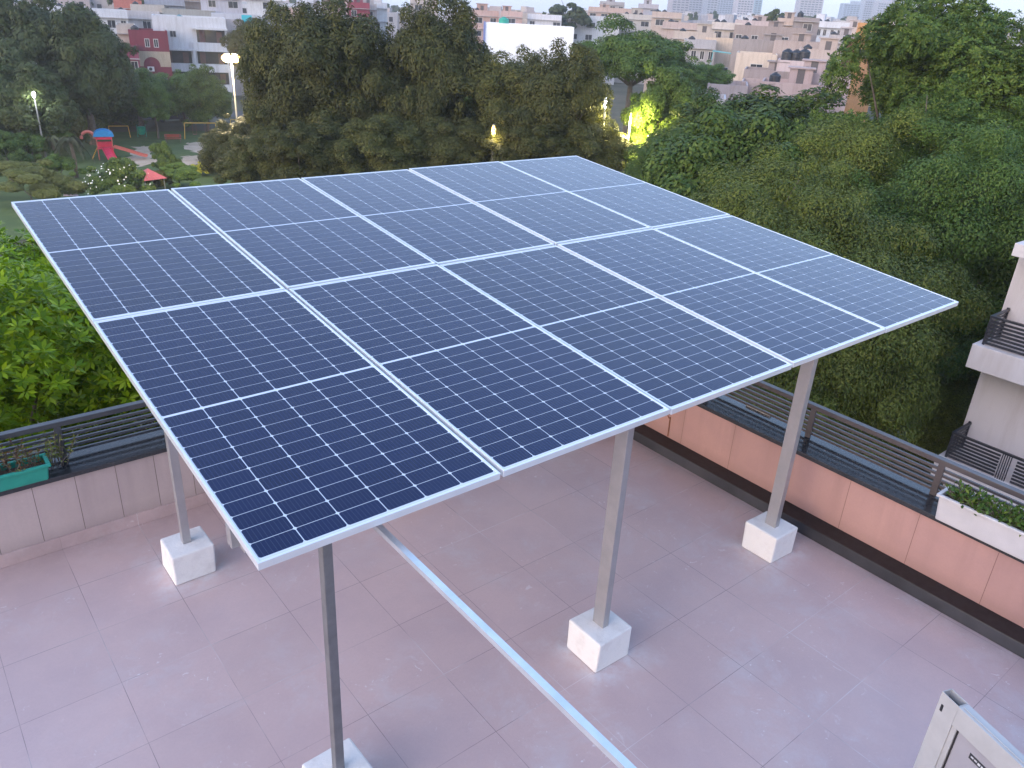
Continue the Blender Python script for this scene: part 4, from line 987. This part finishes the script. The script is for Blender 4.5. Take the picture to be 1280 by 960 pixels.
# hazy towers
def tower(x0, x1, yt, D, col, label, bands=30, cols=6, dep=22, yaw=.3):
    c = at((x0+x1)/2, yt, D); w = (x1-x0)*D/F; e = empty('high_rise_tower', (c.x, c.y, GZ), facing(c)+yaw, label, 'tower block'); hh = c.z - GZ
    b = MB(); b.box(-w/2, w/2, 0, dep, 0, hh); b.box(-w*.2, w*.15, dep*.3, dep*.6, hh, hh+5); b.obj('wall', wallm(col), e)
    z = 6; bm_ = MB(); bm_.box(-w*.46, w*.46, -.25, .1, 0, 1.5); wb = None
    while z < hh-3:
        if wb is None: wb = bm_.obj('window_band', GLS, e); wb.location.z = z
        else: q = link('window_band', wb.data, e); q.location.z = z
        z += 3.2
    pm = None
    for i in range(cols+1):
        x = -w*.46 + w*.92*i/cols
        if pm is None: b = MB(); b.box(-w/cols*.12, w/cols*.12, -.5, .05, 0, hh); pm = b.obj('pier', wallm(col), e); pm.location.x = x
        else: q = link('pier', pm.data, e); q.location.x = x
tower(844, 864, -18, 1250, (.50,.42,.42), 'pinkish high-rise at the start of the hazy tower group', cols=4)
tower(862, 886, -28, 1350, (.46,.42,.44), 'grey high-rise next to the pinkish one')
tower(886, 898, -6, 1300, (.52,.48,.50), 'slim pale high-rise between wider ones', cols=3)
tower(900, 920, -14, 1500, (.44,.44,.48), 'blue-grey hazy high-rise in the middle of the group')
tower(927, 945, -20, 1300, (.66,.58,.58), 'high-rise with white and red grid facade', cols=5)
tower(945, 953, -2, 1500, (.40,.50,.52), 'slim teal-tinted high-rise beside the grid facade', cols=2)
tower(1005, 1030, -12, 1400, (.62,.54,.52), 'lone cream high-rise standing against the sky', cols=6)
tower(1058, 1086, 5, 1700, (.40,.44,.50), 'blue-grey stepped block behind the orange house', cols=8)
tower(1084, 1102, 0, 1500, (.50,.50,.54), 'striped hazy block beside the blue-grey one', cols=7)
tower(1100, 1120, 3, 1450, (.54,.50,.52), 'striped hazy block in the middle of the last tower group', cols=7)
tower(1118, 1134, -6, 1500, (.62,.48,.50), 'pink hazy tower of the last group', cols=4)
tower(1134, 1152, 0, 1450, (.56,.56,.60), 'pale hazy tower with gridded front at the end of the group', cols=5)
tower(1180, 1192, 12, 2100, (.44,.44,.50), 'very faint tower behind the tall large-leaved tree', cols=3)
# lattice mast
c = at(1205, 8, 420); e = empty('lattice_mast', (c.x, c.y, GZ), facing(c), 'thin red and white lattice mast behind the tall tree', 'mast'); hh = c.z - GZ; b = MB()
for sx in (-1, 1):
    for sy in (-1, 1): b.bar((sx*2.6, sy*2.6, 0), (sx*1.1, sy*1.1, hh), .22)
k = 0; z = 0
while z < hh-2:
    r0_, r1_ = 2.6-1.5*z/hh, 2.6-1.5*(z+3)/hh
    for sy in (-1, 1): b.bar((-r0_, sy*r0_, z), (r1_, sy*r1_, z+3), .13); b.bar((r0_, sy*r0_, z), (-r1_, sy*r1_, z+3), .13)
    z += 3
b.obj('lattice', mat('mast_paint', (.5, .12, .10), (.6, .6, .6), scale=.15), e)
b = MB(); b.box(-1.8, 1.8, -1.8, 1.8, hh-.1, hh+.15); b.tube([(0,0,hh),(0,0,hh+4)], .12, 6); b.obj('platform', PR['pole_paint'], e)

# ------------------------------------------------------------------ light and air
SUN_EL, SUN_AZ = rad(12), rad(-98)     # azimuth measured clockwise from +Y
w_ = bpy.data.worlds.new('World'); sc.world = w_; w_.use_nodes = True; t = w_.node_tree; bg = t.nodes['Background']
sky = t.nodes.new('ShaderNodeTexSky'); sky.sky_type = 'NISHITA'; sky.sun_disc = False; sky.sun_elevation = SUN_EL; sky.sun_rotation = SUN_AZ
sky.dust_density = 1.8; sky.air_density = 1.0; sky.ozone_density = 2.6; sky.altitude = 200
# lavender mixed into the clear sky to even its light, stronger towards the horizon
tcw = t.nodes.new('ShaderNodeTexCoord'); spw = t.nodes.new('ShaderNodeSeparateXYZ'); t.links.new(tcw.outputs['Generated'], spw.inputs[0])
t.links.new(mixc(t, ramp(t, spw.outputs[2], 0, .75, .8, .16), sky.outputs[0], (1.22, 1.30, 1.66)), bg.inputs['Color']); bg.inputs['Strength'].default_value = .15
sd = bpy.data.lights.new('sun', 'SUN'); so = bpy.data.objects.new('sun', sd); COL.objects.link(so)
sd.energy = .24; sd.angle = rad(70); sd.color = (1, .60, .50)
dvec = Vector((math.sin(SUN_AZ)*math.cos(rad(14)), math.cos(SUN_AZ)*math.cos(rad(14)), math.sin(rad(14))))
so.rotation_euler = dvec.to_track_quat('Z', 'Y').to_euler()
HAZE = True
if HAZE:
    b = MB(); b.box(-500, 2600, -900, 2600, GZ-1, 150); hz = b.obj('haze', M['black']); hz.data.materials.clear()
    m = bpy.data.materials.new('thin_air'); m.use_nodes = True; tt = m.node_tree; tt.nodes.clear()
    out = tt.nodes.new('ShaderNodeOutputMaterial'); pv = tt.nodes.new('ShaderNodeVolumePrincipled'); pv.inputs['Density'].default_value = .0004
    pv.inputs['Color'].default_value = (.92, .93, .97, 1); pv.inputs['Anisotropy'].default_value = .2
    tt.links.new(pv.outputs[0], out.inputs['Volume']); hz.data.materials.append(m); tag(hz, 'thin evening haze over the city', 'haze', kind='stuff')
vs_ = sc.view_settings; vs_.view_transform = 'Standard'; vs_.look = 'None'; vs_.exposure = 2.58; vs_.gamma = 1
sc.cycles.max_bounces = 6; sc.cycles.volume_bounces = 1; sc.cycles.transparent_max_bounces = 4
sc.cycles.use_denoising = True
